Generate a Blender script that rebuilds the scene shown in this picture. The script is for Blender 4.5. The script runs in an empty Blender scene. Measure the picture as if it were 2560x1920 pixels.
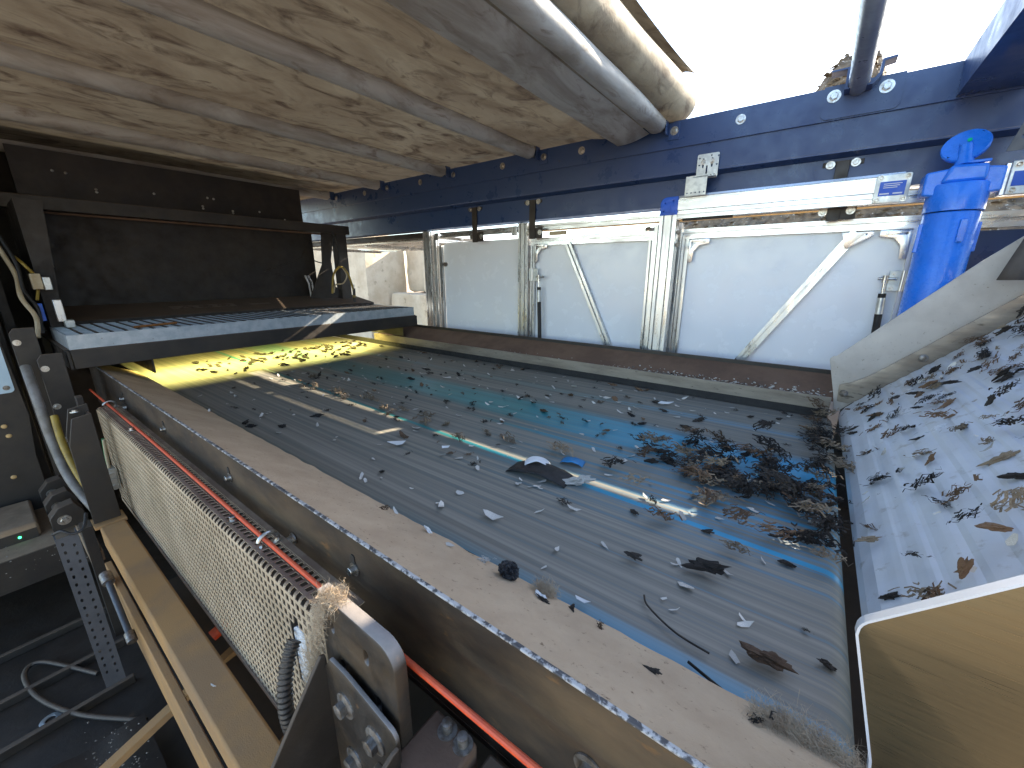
import bpy, bmesh, math, random
from mathutils import Vector, Matrix, noise
R = math.radians
random.seed(7)
scn = bpy.context.scene
col = scn.collection

# ------------------------------------------------------------------ camera
cam_d = bpy.data.cameras.new('camera'); cam = bpy.data.objects.new('camera', cam_d); col.objects.link(cam)
cam_d.sensor_width = 36.0; cam_d.lens = 36.0 * 1000 / 2560; cam_d.clip_start = .02; cam_d.clip_end = 2000
cam.location = (0, 0, .76)
cam.rotation_euler = (R(90) - math.atan(.276), 0, R(36.7))
scn.camera = cam
# ------------------------------------------------------------------ sky, sun, exposure
SUN = Vector((.343, 1.0, .575)).normalized()
elev = math.asin(SUN.z); rot = math.atan2(SUN.x, SUN.y)
w = bpy.data.worlds.new('World'); scn.world = w; w.use_nodes = True
nt = w.node_tree; bg = nt.nodes['Background']
sky = nt.nodes.new('ShaderNodeTexSky'); sky.sky_type = 'NISHITA'; sky.sun_disc = False
sky.sun_elevation = elev; sky.sun_rotation = rot; sky.dust_density = .8; sky.air_density = 1.0; sky.ozone_density = 1.0
nt.links.new(sky.outputs[0], bg.inputs[0]); bg.inputs[1].default_value = .13
sl = bpy.data.lights.new('sun', 'SUN'); sl.energy = 4.5; sl.angle = R(.5); sl.color = (1, .86, .66)
so = bpy.data.objects.new('sun', sl); col.objects.link(so); so.location = (3, 9, 8)
so.rotation_euler = SUN.to_track_quat('Z', 'Y').to_euler()
vs = scn.view_settings; vs.view_transform = 'Standard'; vs.look = 'None'; vs.exposure = 2.35; vs.gamma = 1
scn.cycles.max_bounces = 6; scn.cycles.diffuse_bounces = 4; scn.cycles.glossy_bounces = 3; scn.cycles.transparent_max_bounces = 8
scn.cycles.use_denoising = True

# ------------------------------------------------------------------ materials
def mat(name, c1, c2=None, rough=.5, metal=0., scale=6., lo=.42, hi=.62, stretch=(1, 1, 1), dust=None, dust_amt=.8,
        bump=0., bscale=80., spec=.5, rvar=.15, c3=None, s3=40., lo3=.58, hi3=.66, coat=0., rnd=0., emit=None, estr=0., transl=0., dist=0.):
    m = bpy.data.materials.new(name); m.use_nodes = True
    n = m.node_tree.nodes; L = m.node_tree.links; b = n['Principled BSDF']
    geo = n.new('ShaderNodeNewGeometry')
    mp = n.new('ShaderNodeMapping'); mp.inputs['Scale'].default_value = stretch
    if rnd:
        oi = n.new('ShaderNodeObjectInfo'); tc = n.new('ShaderNodeTexCoord')
        L.new(tc.outputs['Object'], mp.inputs['Vector'])
    else:
        L.new(geo.outputs['Position'], mp.inputs['Vector'])
    def nz(sc, det=8):
        t = n.new('ShaderNodeTexNoise'); t.inputs['Scale'].default_value = sc; t.inputs['Detail'].default_value = det
        t.inputs['Roughness'].default_value = .62; t.inputs['Distortion'].default_value = dist; L.new(mp.outputs[0], t.inputs['Vector']); return t.outputs[0]
    def mr(v, a, bb, c=0., d=1.):
        t = n.new('ShaderNodeMapRange'); t.inputs[1].default_value = a; t.inputs[2].default_value = bb
        t.inputs[3].default_value = c; t.inputs[4].default_value = d; L.new(v, t.inputs[0]); return t.outputs[0]
    def mix(f, a, bb):
        t = n.new('ShaderNodeMix'); t.data_type = 'RGBA'; L.new(f, t.inputs[0])
        for s, v in ((6, a), (7, bb)):
            if isinstance(v, tuple): t.inputs[s].default_value = (*v, 1)
            else: L.new(v, t.inputs[s])
        return t.outputs[2]
    c2 = c2 or tuple(x * .7 for x in c1)
    base = nz(scale)
    colr = mix(mr(base, lo, hi), c1, c2)
    if c3: colr = mix(mr(nz(s3), lo3, hi3), colr, c3)
    if rnd:
        hs = n.new('ShaderNodeHueSaturation'); L.new(colr, hs.inputs['Color'])
        L.new(mr(oi.outputs['Random'], 0, 1, 1 - rnd, 1 + rnd), hs.inputs['Value']); colr = hs.outputs[0]
    rg = mr(nz(scale * 3.3), .3, .7, max(.03, rough - rvar), min(1, rough + rvar))
    met = None
    if dust:
        sx = n.new('ShaderNodeSeparateXYZ'); L.new(geo.outputs['Normal'], sx.inputs[0])
        mu = n.new('ShaderNodeMath'); mu.operation = 'MULTIPLY'
        L.new(mr(sx.outputs[2], .15, .8), mu.inputs[0]); L.new(mr(nz(scale * 1.7), .25, .55, dust_amt * .55, dust_amt), mu.inputs[1])
        df = mu.outputs[0]
        colr = mix(df, colr, dust)
        t = n.new('ShaderNodeMix'); L.new(df, t.inputs[0]); L.new(rg, t.inputs[2]); t.inputs[3].default_value = .95; rg = t.outputs[0]
        if metal:
            met = mr(df, 0, 1, metal, 0)
    L.new(colr, b.inputs['Base Color']); L.new(rg, b.inputs['Roughness'])
    if met: L.new(met, b.inputs['Metallic'])
    else: b.inputs['Metallic'].default_value = metal
    b.inputs['Specular IOR Level'].default_value = spec
    b.inputs['Coat Weight'].default_value = coat
    if emit: b.inputs['Emission Color'].default_value = (*emit, 1); b.inputs['Emission Strength'].default_value = estr
    if bump:
        bn = n.new('ShaderNodeBump'); bn.inputs['Strength'].default_value = bump; bn.inputs['Distance'].default_value = .004
        L.new(nz(bscale), bn.inputs['Height']); L.new(bn.outputs[0], b.inputs['Normal'])
    if transl:
        tr = n.new('ShaderNodeBsdfTranslucent'); L.new(colr, tr.inputs[0])
        ms = n.new('ShaderNodeMixShader'); ms.inputs[0].default_value = transl
        L.new(b.outputs[0], ms.inputs[1]); L.new(tr.outputs[0], ms.inputs[2])
        L.new(ms.outputs[0], n['Material Output'].inputs[0])
    return m

DUST = (.27, .19, .125)
M = {}
M['navy'] = mat('navy_steel', (.023, .05, .135), (.026, .054, .14), rough=.36, scale=3, bump=.08, bscale=250, dust=(.12, .09, .07), dust_amt=.7, c3=(.05, .05, .055), s3=14, lo3=.66, hi3=.72)
M['black'] = mat('black_steel', (.020, .016, .013), (.034, .026, .019), rough=.5, scale=5, dust=(.13, .09, .06), dust_amt=.85, bump=.1, bscale=200)
M['soot'] = mat('sooty_steel', (.014, .010, .008), (.025, .018, .012), rough=.62, scale=4, dust=(.12, .08, .05), dust_amt=.8, bump=.1, bscale=150)
M['side'] = mat('worn_side_plate', (.028, .02, .014), (.13, .085, .045), rough=.55, scale=2.2, lo=.46, hi=.72, stretch=(.7, 1, 1.6), c3=(.17, .085, .03), s3=16, lo3=.64, hi3=.74, bump=.15, bscale=120, dust=(.1, .07, .04), dust_amt=.4)
M['plate'] = mat('scuffed_plate', (.03, .024, .019), (.075, .05, .028), rough=.5, scale=7, lo=.45, hi=.66, c3=(.2, .10, .04), s3=24, lo3=.64, hi3=.73, bump=.2, bscale=120, dust=(.30, .27, .25), dust_amt=.85)
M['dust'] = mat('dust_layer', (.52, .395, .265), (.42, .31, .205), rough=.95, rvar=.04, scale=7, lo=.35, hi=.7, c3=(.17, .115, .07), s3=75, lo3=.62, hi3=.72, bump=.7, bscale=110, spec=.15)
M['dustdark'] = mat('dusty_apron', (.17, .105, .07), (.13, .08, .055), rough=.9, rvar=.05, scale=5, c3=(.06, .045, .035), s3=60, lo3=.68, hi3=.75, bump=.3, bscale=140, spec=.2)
M['tan'] = mat('tan_dust_beam', (.40, .225, .095), (.31, .19, .10), rough=.92, rvar=.04, scale=4, c3=(.035, .035, .042), s3=3.2, lo3=.7, hi3=.715, bump=.35, bscale=260, spec=.15)
M['edge'] = mat('chipped_edge', (.42, .40, .38), (.06, .055, .055), rough=.55, scale=60, lo=.46, hi=.54, bump=.3, bscale=200)
M['steel'] = mat('brushed_steel', (.42, .40, .37), (.30, .27, .23), rough=.38, metal=1, scale=9, stretch=(.3, 3, 3), c3=(.12, .09, .06), s3=22, lo3=.62, hi3=.72)
M['strip'] = mat('dull_strip', (.33, .28, .22), (.22, .18, .14), rough=.5, metal=.6, scale=7, stretch=(.4, 2, 2), c3=(.1, .08, .06), s3=40, lo3=.62, hi3=.7)
M['bolt'] = mat('zinc_bolt', (.55, .54, .52), (.36, .33, .29), rough=.36, metal=1, scale=40)
M['boltdirty'] = mat('dirty_bolt', (.28, .26, .24), (.15, .12, .09), rough=.5, metal=.7, scale=60)
M['zinc'] = mat('galvanised', (.62, .64, .62), (.48, .50, .49), rough=.42, metal=.75, scale=14, lo=.45, hi=.55)
M['galv'] = mat('galvanised_grating', (.46, .50, .53), (.35, .40, .44), rough=.45, metal=.55, scale=18, c3=(.2, .16, .12), s3=30, lo3=.64, hi3=.72)
M['alu'] = mat('anodised_aluminium', (.70, .70, .69), (.60, .60, .60), rough=.32, metal=.9, scale=8, stretch=(1, 1, .2), c3=(.3, .25, .2), s3=22, lo3=.70, hi3=.76)
M['alux'] = mat('anodised_aluminium_rail', (.72, .72, .72), (.63, .63, .64), rough=.3, metal=.9, scale=8, stretch=(.2, 1, 1))
M['panel'] = mat('white_composite_panel', (.79, .83, .88), (.76, .79, .835), rough=.22, scale=2.2, lo=.35, hi=.7, c3=(.35, .3, .24), s3=34, lo3=.77, hi3=.8, spec=.55, bump=.03, bscale=8)
M['blue'] = mat('blue_paint', (.02, .19, .78), (.016, .165, .70), rough=.3, scale=12, spec=.5, coat=.25, bump=.12, bscale=500)
M['bluecap'] = mat('blue_plastic', (.008, .10, .55), (.006, .08, .45), rough=.42, scale=10)
M['label'] = mat('blue_label', (.01, .09, .5), (.01, .08, .45), rough=.4)
M['white'] = mat('white_print', (.75, .75, .74), (.65, .65, .63), rough=.5)
M['wing'] = mat('pale_wing', (.52, .47, .41), (.44, .39, .34), rough=.55, metal=.15, scale=5, c3=(.24, .19, .14), s3=65, lo3=.62, hi3=.72, bump=.1, bscale=200)
M['wingnear'] = mat('brushed_brass_steel', (.17, .14, .085), (.145, .118, .072), rough=.38, metal=.8, scale=9, lo=.3, hi=.8, stretch=(.5, 1, 40), bump=.06, bscale=14)
M['wingnear'].node_tree.nodes['Principled BSDF'].inputs['Anisotropic'].default_value = .6
M['rib'] = mat('white_ribbed_sheet', (.62, .64, .68), (.5, .5, .5), rough=.4, metal=.2, scale=3, lo=.4, hi=.75, c3=(.3, .26, .22), s3=18, lo3=.6, hi3=.78)
M['rubber'] = mat('black_rubber', (.014, .013, .012), (.022, .02, .018), rough=.65, scale=10)
M['flap'] = mat('dusty_rubber_flap', (.10, .085, .075), (.07, .06, .055), rough=.8, scale=6, bump=.2)
M['cord'] = mat('orange_cord', (.72, .085, .02), (.6, .06, .02), rough=.5, scale=60, dust=(.4, .15, .08), dust_amt=.3)
M['perf'] = mat('perforated_sheet', (.58, .46, .32), (.47, .365, .245), rough=.48, metal=.25, scale=5, dust=(.16, .105, .07), dust_amt=1., c3=(.3, .24, .17), s3=9, lo3=.6, hi3=.75)
M['hose'] = mat('corrugated_hose', (.012, .012, .013), (.02, .02, .02), rough=.4, scale=30, dust=(.2, .14, .09), dust_amt=.5)
M['tarp'] = mat('dirty_tarp', (.30, .26, .19), (.185, .145, .10), rough=.75, scale=1.6, lo=.38, hi=.66, stretch=(1.4, .8, 1), c3=(.075, .05, .035), s3=4.2, lo3=.50, hi3=.68, bump=.3, bscale=24, transl=.06, dist=1.6)
M['sleeve'] = mat('grey_tarp_sleeve', (.40, .395, .38), (.26, .24, .215), rough=.6, scale=3, stretch=(2, .6, 2), c3=(.14, .10, .07), s3=7, lo3=.56, hi3=.74, dist=1.0, bump=.2, bscale=25, transl=.08)
M['pipe'] = mat('painted_pipe', (.30, .32, .36), (.24, .26, .30), rough=.38, metal=.5, scale=8)
M['stone'] = mat('pale_stone', (.68, .56, .40), (.55, .43, .29), rough=.9, scale=2.2, c3=(.2, .13, .08), s3=5, lo3=.6, hi3=.75, bump=.8, bscale=14)
M['ground'] = mat('ground_dirt', (.40, .31, .21), (.30, .23, .16), rough=.95, scale=1.2, bump=.6, bscale=12)
M['floor'] = mat('dark_deck', (.026, .019, .013), (.042, .03, .02), rough=.6, scale=3, c3=(.09, .055, .03), s3=8, lo3=.66, hi3=.74, bump=.3, bscale=60)
M['ledge'] = mat('dusty_ledge', (.30, .21, .13), (.21, .145, .09), rough=.92, scale=6, c3=(.3, .26, .21), s3=60, lo3=.68, hi3=.73, bump=.5, bscale=60)
M['strut'] = mat('slate_strut', (.085, .09, .10), (.07, .075, .085), rough=.5, metal=.3, scale=14)
M['yellow'] = mat('yellow_hose', (.32, .22, .03), (.22, .15, .03), rough=.5, scale=20)
M['greyhose'] = mat('pale_hose', (.19, .18, .17), (.13, .12, .105), rough=.5, scale=20)
M['cream'] = mat('cream_plastic', (.5, .42, .28), (.42, .33, .2), rough=.6, scale=20)
M['sign'] = mat('pale_blue_sign', (.45, .58, .66), (.40, .53, .62), rough=.5, scale=10)
M['green'] = mat('green_led', (0, .4, .08), rough=.4, emit=(.05, 1, .3), estr=1.2)
M['lamp'] = mat('lamp_glass', (.8, .8, .4), rough=.4, emit=(1, .86, .16), estr=7)
M['flake'] = mat('pale_flake', (.62, .59, .53), (.42, .38, .32), rough=.7, scale=22, rnd=.3)
M['clump'] = mat('dark_clump', (.035, .027, .02), (.018, .014, .011), rough=.9, scale=30, rnd=.5, bump=.5)
M['brown'] = mat('brown_chip', (.16, .09, .045), (.08, .05, .03), rough=.85, scale=30, rnd=.45)
M['straw'] = mat('straw_shred', (.27, .205, .13), (.12, .085, .055), rough=.8, scale=30, rnd=.35)
M['ink'] = mat('black_lump', (.006, .006, .008), (.012, .012, .014), rough=.35, scale=60, bump=.4)
M['fluff'] = mat('dust_fluff', (.46, .36, .245), (.36, .27, .18), rough=1, rvar=0, scale=30)
M['heap'] = mat('shredded_heap', (.20, .14, .085), (.10, .07, .045), rough=.95, scale=9, c3=(.48, .42, .34), s3=26, lo3=.6, hi3=.66, bump=1., bscale=30)
M['timber'] = mat('sunlit_timber', (.55, .36, .15), (.45, .28, .12), rough=.7, scale=6, stretch=(.2, 3, 3))
M['sticker'] = mat('faded_sticker', (.16, .115, .08), (.13, .09, .065), rough=.8, scale=20)
M['rust'] = mat('rust_lip', (.30, .12, .03), (.18, .07, .02), rough=.85, scale=60)
M['redtag'] = mat('red_tag', (.45, .09, .04), rough=.6)
M['bluebox'] = mat('blue_sheet', (.03, .25, .55), rough=.5)
M['redbox'] = mat('red_brown_box', (.25, .10, .06), rough=.7)
M['wire'] = mat('wire', (.05, .05, .055), rough=.6)

def belt_mat():
    m = bpy.data.materials.new('streaked_belt'); m.use_nodes = True
    n = m.node_tree.nodes; L = m.node_tree.links; b = n['Principled BSDF']
    geo = n.new('ShaderNodeNewGeometry'); sx = n.new('ShaderNodeSeparateXYZ'); L.new(geo.outputs['Position'], sx.inputs[0])
    def math_(op, a, bb=None, c=None):
        t = n.new('ShaderNodeMath'); t.operation = op
        for i, v in enumerate((a, bb, c)):
            if v is None: continue
            if isinstance(v, (int, float)): t.inputs[i].default_value = v
            else: L.new(v, t.inputs[i])
        return t.outputs[0]
    def nz(st, sc, det=4):
        mp = n.new('ShaderNodeMapping'); mp.inputs['Scale'].default_value = st; L.new(geo.outputs['Position'], mp.inputs[0])
        t = n.new('ShaderNodeTexNoise'); t.inputs['Scale'].default_value = sc; t.inputs['Detail'].default_value = det; L.new(mp.outputs[0], t.inputs[0]); return t.outputs[0]
    def mr(v, a, bb, c=0., d=1.):
        t = n.new('ShaderNodeMapRange'); t.inputs[1].default_value = a; t.inputs[2].default_value = bb
        t.inputs[3].default_value = c; t.inputs[4].default_value = d; L.new(v, t.inputs[0]); return t.outputs[0]
    def mix(f, a, bb):
        t = n.new('ShaderNodeMix'); t.data_type = 'RGBA'; L.new(f, t.inputs[0])
        for s, v in ((6, a), (7, bb)):
            if isinstance(v, tuple): t.inputs[s].default_value = (*v, 1)
            else: L.new(v, t.inputs[s])
        return t.outputs[2]
    s1 = nz((.12, 14, 1), 3.2, 6); s2 = nz((.35, 60, 1), 2.0, 3)
    y = sx.outputs[1]; x = sx.outputs[0]
    # cleaned band and scraped lines follow the belt's run
    yb = math_('ADD', y, math_('MULTIPLY', s1, .10))
    band = math_('MULTIPLY', math_('MULTIPLY', mr(math_('ABSOLUTE', math_('SUBTRACT', yb, 1.87)), .19, .10), mr(s2, .28, .48, .5, 1.)), mr(x, -3.2, -1.6, .45, 1.))
    yl = math_('ADD', y, math_('MULTIPLY', x, .042))
    l1 = mr(math_('ABSOLUTE', math_('SUBTRACT', yl, 1.212)), .014, .008)
    l2 = math_('MULTIPLY', mr(math_('ABSOLUTE', math_('SUBTRACT', y, 1.56)), .03, .01), mr(s2, .5, .65))
    l3 = math_('MULTIPLY', mr(math_('ABSOLUTE', math_('SUBTRACT', y, 2.27)), .05, .02), mr(s2, .45, .6, 0, .6))
    st = mr(math_('ADD', s1, math_('MULTIPLY', s2, .6)), .86, 1.06, 0, .7)
    wide = math_('MULTIPLY', math_('MULTIPLY', mr(math_('ABSOLUTE', math_('SUBTRACT', yb, 1.52)), .40, .15), mr(s1, .44, .60)), mr(x, -1.5, -.2, 0, .75))  # wide and nedge: bluish zones towards the end, painted in as reflected sky
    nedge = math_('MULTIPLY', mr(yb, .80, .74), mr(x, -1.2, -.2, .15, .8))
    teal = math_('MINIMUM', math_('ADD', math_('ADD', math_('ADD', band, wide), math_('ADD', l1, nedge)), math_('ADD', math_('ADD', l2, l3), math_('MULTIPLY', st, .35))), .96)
    grey = mix(mr(s2, .35, .65), (.27, .25, .205), (.215, .20, .165))
    grey = mix(mr(s1, .40, .60), grey, (.16, .15, .125))
    tl = mix(mr(s1, .35, .65), (.015, .21, .21), (.010, .15, .16)); tl = mix(mr(x, -1.3, -.15), tl, (.03, .30, .50))  # blue towards the belt end is sky reflection put into the colour
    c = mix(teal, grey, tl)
    L.new(c, b.inputs['Base Color'])
    L.new(mr(teal, 0, 1, .62, .36), b.inputs['Roughness'])
    b.inputs['Specular IOR Level'].default_value = .45
    return m
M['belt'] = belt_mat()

# ------------------------------------------------------------------ mesh helpers
WLOC = {}
class MB:
    def __init__(s): s.v = []; s.f = []
    def add(s, vs_, fs):
        o = len(s.v); s.v += [Vector(q) for q in vs_]; s.f += [[i + o for i in f] for f in fs]; return s
    def box(s, x0, x1, y0, y1, z0, z1):
        return s.add([(x0, y0, z0), (x1, y0, z0), (x1, y1, z0), (x0, y1, z0), (x0, y0, z1), (x1, y0, z1), (x1, y1, z1), (x0, y1, z1)],
                     [(0, 3, 2, 1), (4, 5, 6, 7), (0, 1, 5, 4), (1, 2, 6, 5), (2, 3, 7, 6), (3, 0, 4, 7)])
    def prism(s, poly, d0, d1, axis='Y'):
        # poly of 2d points; axis Y: (x,z); axis X: (y,z); axis Z: (x,y)
        def p(q, d):
            return (q[0], d, q[1]) if axis == 'Y' else ((d, q[0], q[1]) if axis == 'X' else (q[0], q[1], d))
        n = len(poly); vs_ = [p(q, d0) for q in poly] + [p(q, d1) for q in poly]
        fs = [tuple(range(n)), tuple(range(2 * n - 1, n - 1, -1))] + [(i, i + n, (i + 1) % n + n, (i + 1) % n) for i in range(n)]
        return s.add(vs_, fs)
    def tube(s, pts, r, n=10, cap=True, rr=None):
        pts = [Vector(p) for p in pts]; k = len(pts); up = None; o = len(s.v); rings = []
        for i, p in enumerate(pts):
            t = (pts[min(i + 1, k - 1)] - pts[max(i - 1, 0)]).normalized()
            if up is None: up = t.orthogonal().normalized()
            up = (up - t * up.dot(t)).normalized(); sd = t.cross(up)
            ri = rr[i] if rr else r
            rings.append([p + (up * math.cos(2 * math.pi * j / n) + sd * math.sin(2 * math.pi * j / n)) * ri for j in range(n)])
        vs_ = [q for rg in rings for q in rg]; fs = []
        for i in range(k - 1):
            for j in range(n):
                fs.append((i * n + j, i * n + (j + 1) % n, (i + 1) * n + (j + 1) % n, (i + 1) * n + j))
        if cap: fs += [tuple(range(n - 1, -1, -1)), tuple(range((k - 1) * n, k * n))]
        return s.add(vs_, fs)
    def cyl(s, a, b, r, n=20, r2=None):
        return s.tube([a, b], r, n, True, [r, r if r2 is None else r2])
    def ext(s, poly, p0, p1, u, v):
        # polygon (a,b) in frame u,v swept from p0 to p1
        p0, p1, u, v = Vector(p0), Vector(p1), Vector(u), Vector(v); n = len(poly)
        vs_ = [p0 + u * a + v * b for a, b in poly] + [p1 + u * a + v * b for a, b in poly]
        fs = [tuple(range(n)), tuple(range(2 * n - 1, n - 1, -1))] + [(i, i + n, (i + 1) % n + n, (i + 1) % n) for i in range(n)]
        return s.add(vs_, fs)
    def grid(s, fn, nu, nv):
        vs_ = [fn(i / nu, j / nv) for i in range(nu + 1) for j in range(nv + 1)]
        return s.add(vs_, [(i * (nv + 1) + j, (i + 1) * (nv + 1) + j, (i + 1) * (nv + 1) + j + 1, i * (nv + 1) + j + 1) for i in range(nu) for j in range(nv)])
    def mesh(s, name, center=None, smooth=35):
        lo = Vector((min(q.x for q in s.v), min(q.y for q in s.v), min(q.z for q in s.v)))
        hi = Vector((max(q.x for q in s.v), max(q.y for q in s.v), max(q.z for q in s.v)))
        c = Vector(center) if center is not None else (lo + hi) / 2
        me = bpy.data.meshes.new(name); me.from_pydata([q - c for q in s.v], [], s.f)
        bm = bmesh.new(); bm.from_mesh(me); bmesh.ops.recalc_face_normals(bm, faces=bm.faces); bm.to_mesh(me); bm.free()
        if smooth:
            me.polygons.foreach_set('use_smooth', [True] * len(me.polygons)); me.set_sharp_from_angle(angle=R(smooth))
        return me, c
    def build(s, name, m, parent=None, bev=0., smooth=35, center=None):
        me, c = s.mesh(name, center, smooth)
        return put(name, me, m, c, parent, bev)

def put(name, me, m, loc, parent=None, bev=0.):
    if isinstance(m, str): m = M[m]
    if not me.materials: me.materials.append(m)
    o = bpy.data.objects.new(name, me); col.objects.link(o)
    loc = Vector(loc); WLOC[o.name] = loc
    if parent: o.parent = parent; o.location = loc - WLOC[parent.name]
    else: o.location = loc
    if bev:
        md = o.modifiers.new('bevel', 'BEVEL'); md.width = bev; md.segments = 2; md.limit_method = 'ANGLE'; md.angle_limit = R(40)
    return o
def thing(name, loc, label, cat, group=None):
    o = bpy.data.objects.new(name, None); col.objects.link(o); o.location = loc; o.empty_display_size = .05
    WLOC[o.name] = Vector(loc); return tag(o, label, cat, group)
def tag(o, label, cat, group=None):
    o['label'] = label; o['category'] = cat
    if group: o['group'] = group
    return o
def struct(o): o['kind'] = 'structure'; return o

def plate(outline, holes, th, frame, bev=0., res=6):
    """flat sheet with real holes. outline/holes: 2d loops; frame=(origin,u,v): sheet plane; returns MB centred on the sheet"""
    cu = bpy.data.curves.new('tmp', 'CURVE'); cu.dimensions = '2D'; cu.fill_mode = 'BOTH'; cu.extrude = th / 2 - bev; cu.bevel_depth = bev; cu.bevel_resolution = 1
    for lp in [outline] + holes:
        sp = cu.splines.new('POLY'); sp.points.add(len(lp) - 1); sp.use_cyclic_u = True
        for i, q in enumerate(lp): sp.points[i].co = (q[0], q[1], 0, 1)
    ob = bpy.data.objects.new('tmp', cu); col.objects.link(ob)
    dg = bpy.context.evaluated_depsgraph_get(); me = bpy.data.meshes.new_from_object(ob.evaluated_get(dg))
    o, u, v = (Vector(q) for q in frame); nn = u.cross(v).normalized()
    b = MB(); b.add([o + u * q.co.x + v * q.co.y + nn * q.co.z for q in me.vertices], [tuple(p.vertices) for p in me.polygons])
    bpy.data.objects.remove(ob); bpy.data.curves.remove(cu); bpy.data.meshes.remove(me)
    bm = bmesh.new(); vs_ = [bm.verts.new(q) for q in b.v]
    for f in b.f:
        try: bm.faces.new([vs_[i] for i in f])
        except ValueError: pass
    bmesh.ops.remove_doubles(bm, verts=bm.verts, dist=1e-5); bm.verts.index_update()
    r = MB(); r.add([q.co.copy() for q in bm.verts], [[q.index for q in f.verts] for f in bm.faces]); bm.free(); return r
def circ(x, y, r, n=14): return [(x + r * math.cos(2 * math.pi * i / n), y + r * math.sin(2 * math.pi * i / n)) for i in range(n)]
def slot(x, y, r, h, n=7, ang=0):
    pts = [(r * math.cos(math.pi * i / n), h / 2 + r * math.sin(math.pi * i / n)) for i in range(n + 1)] + [(r * math.cos(math.pi + math.pi * i / n), -h / 2 + r * math.sin(math.pi + math.pi * i / n)) for i in range(n + 1)]
    c, s_ = math.cos(ang), math.sin(ang); return [(x + a * c - b * s_, y + a * s_ + b * c) for a, b in pts]
def rrect(x0, x1, y0, y1, r, n=5, corners=(1, 1, 1, 1)):
    out = []
    for k, (cx, cy, a0) in enumerate(((x1 - r, y1 - r, 0), (x0 + r, y1 - r, 90), (x0 + r, y0 + r, 180), (x1 - r, y0 + r, 270))):
        if corners[k]: out += [(cx + r * math.cos(R(a0 + 90 * i / n)), cy + r * math.sin(R(a0 + 90 * i / n))) for i in range(n + 1)]
        else: out.append(((x1, y1), (x0, y1), (x0, y0), (x1, y0))[k])
    return out

# bolts: shared meshes, axis +Z, sized by scale
def bolt_mesh(kind):
    b = MB()
    if kind == 'hex':
        b.tube([(0, 0, -.1), (0, 0, .12)], 1, 20, True, [1.55, 1.5]); b.cyl((0, 0, .12), (0, 0, .62), 1, 6, .97); b.cyl((0, 0, .62), (0, 0, .70), .9, 6, .78)
    elif kind == 'dome':
        b.tube([(0, 0, -.1), (0, 0, .15), (0, 0, .4), (0, 0, .55)], 1, 16, True, [1.1, 1.1, .85, .4])
    elif kind == 'socket':
        b.cyl((0, 0, -.1), (0, 0, .15), 1.6, 20); b.tube([(0, 0, .1), (0, 0, 1.3), (0, 0, 1.4)], 1, 18, False, [1, 1, .9])
        b.tube([(0, 0, 1.4), (0, 0, 1.4), (0, 0, .9)], .5, 6, True, [.9, .55, .55])
    elif kind == 'flange':
        b.tube([(0, 0, -.1), (0, 0, .12), (0, 0, .3)], 1, 24, True, [1.75, 1.7, 1.2]); b.cyl((0, 0, .25), (0, 0, 1.05), 1, 6); b.cyl((0, 0, 1.05), (0, 0, 1.12), .93, 6, .8)
    elif kind == 'screw':
        b.tube([(0, 0, -.1), (0, 0, .1), (0, 0, .12), (0, 0, .02)], 1, 16, True, [1, .95, .5, .4])
    elif kind == 'stud':
        b.cyl((0, 0, -.1), (0, 0, .15), 1.9, 20); b.cyl((0, 0, .15), (0, 0, 2.2), 1, 16); b.tube([(0, 0, 2.2), (0, 0, 2.35)], 1, 16, True, [1, .7])
    return b.mesh('bolt_' + kind, (0, 0, 0), 35)[0]
BOLT = {}
def bolt(parent, pos, normal, r, kind='hex', m='bolt', name='bolt'):
    k = (kind, m)
    if k not in BOLT:
        me = bolt_mesh(kind); me.materials.append(M[m]); BOLT[k] = me
    o = put(name, BOLT[k], m, pos, parent); o.scale = (r, r, r)
    q = Vector(normal).to_track_quat('Z', 'Y'); o.rotation_euler = (q @ Matrix.Rotation(random.uniform(0, 1), 3, 'Z').to_quaternion()).to_euler()
    return o

def tslot(w, h, nw=1, nh=1, s=.0062, d=.016, inner=.010):
    """aluminium slotted profile outline, w along u and h along v"""
    def side(L, n):
        pts = []
        for k in range(n):
            c = -L / 2 + L * (k + .5) / n
            pts += [(c - s, 0), (c - s, .0025), (c - inner, .0025), (c - inner * .6, d), (c + inner * .6, d), (c + inner, .0025), (c + s, .0025), (c + s, 0)]
        return pts
    out = [(-w / 2, -h / 2)]
    out += [(a, -h / 2 + b) for a, b in side(w, nw)] + [(w / 2, -h / 2)]
    out += [(w / 2 - b, a) for a, b in side(h, nh)] + [(w / 2, h / 2)]
    out += [(-a, h / 2 - b) for a, b in side(w, nw)] + [(-w / 2, h / 2)]
    out += [(-w / 2 + b, -a) for a, b in side(h, nh)]
    return out
def profile(name, p0, p1, w, h, nw, nh, u, v, parent, m='alu'):
    return MB().ext(tslot(w, h, nw, nh), p0, p1, u, v).build(name, m, parent, smooth=0)

# ================================================================== GROUND AND BACKGROUND
struct(MB().grid(lambda a, b: (-150 + 300 * a, -150 + 300 * b, -1.45 + .05 * noise.noise(Vector((a * 60, b * 60, 0)))), 60, 60).build('ground', 'ground', smooth=60))

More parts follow.
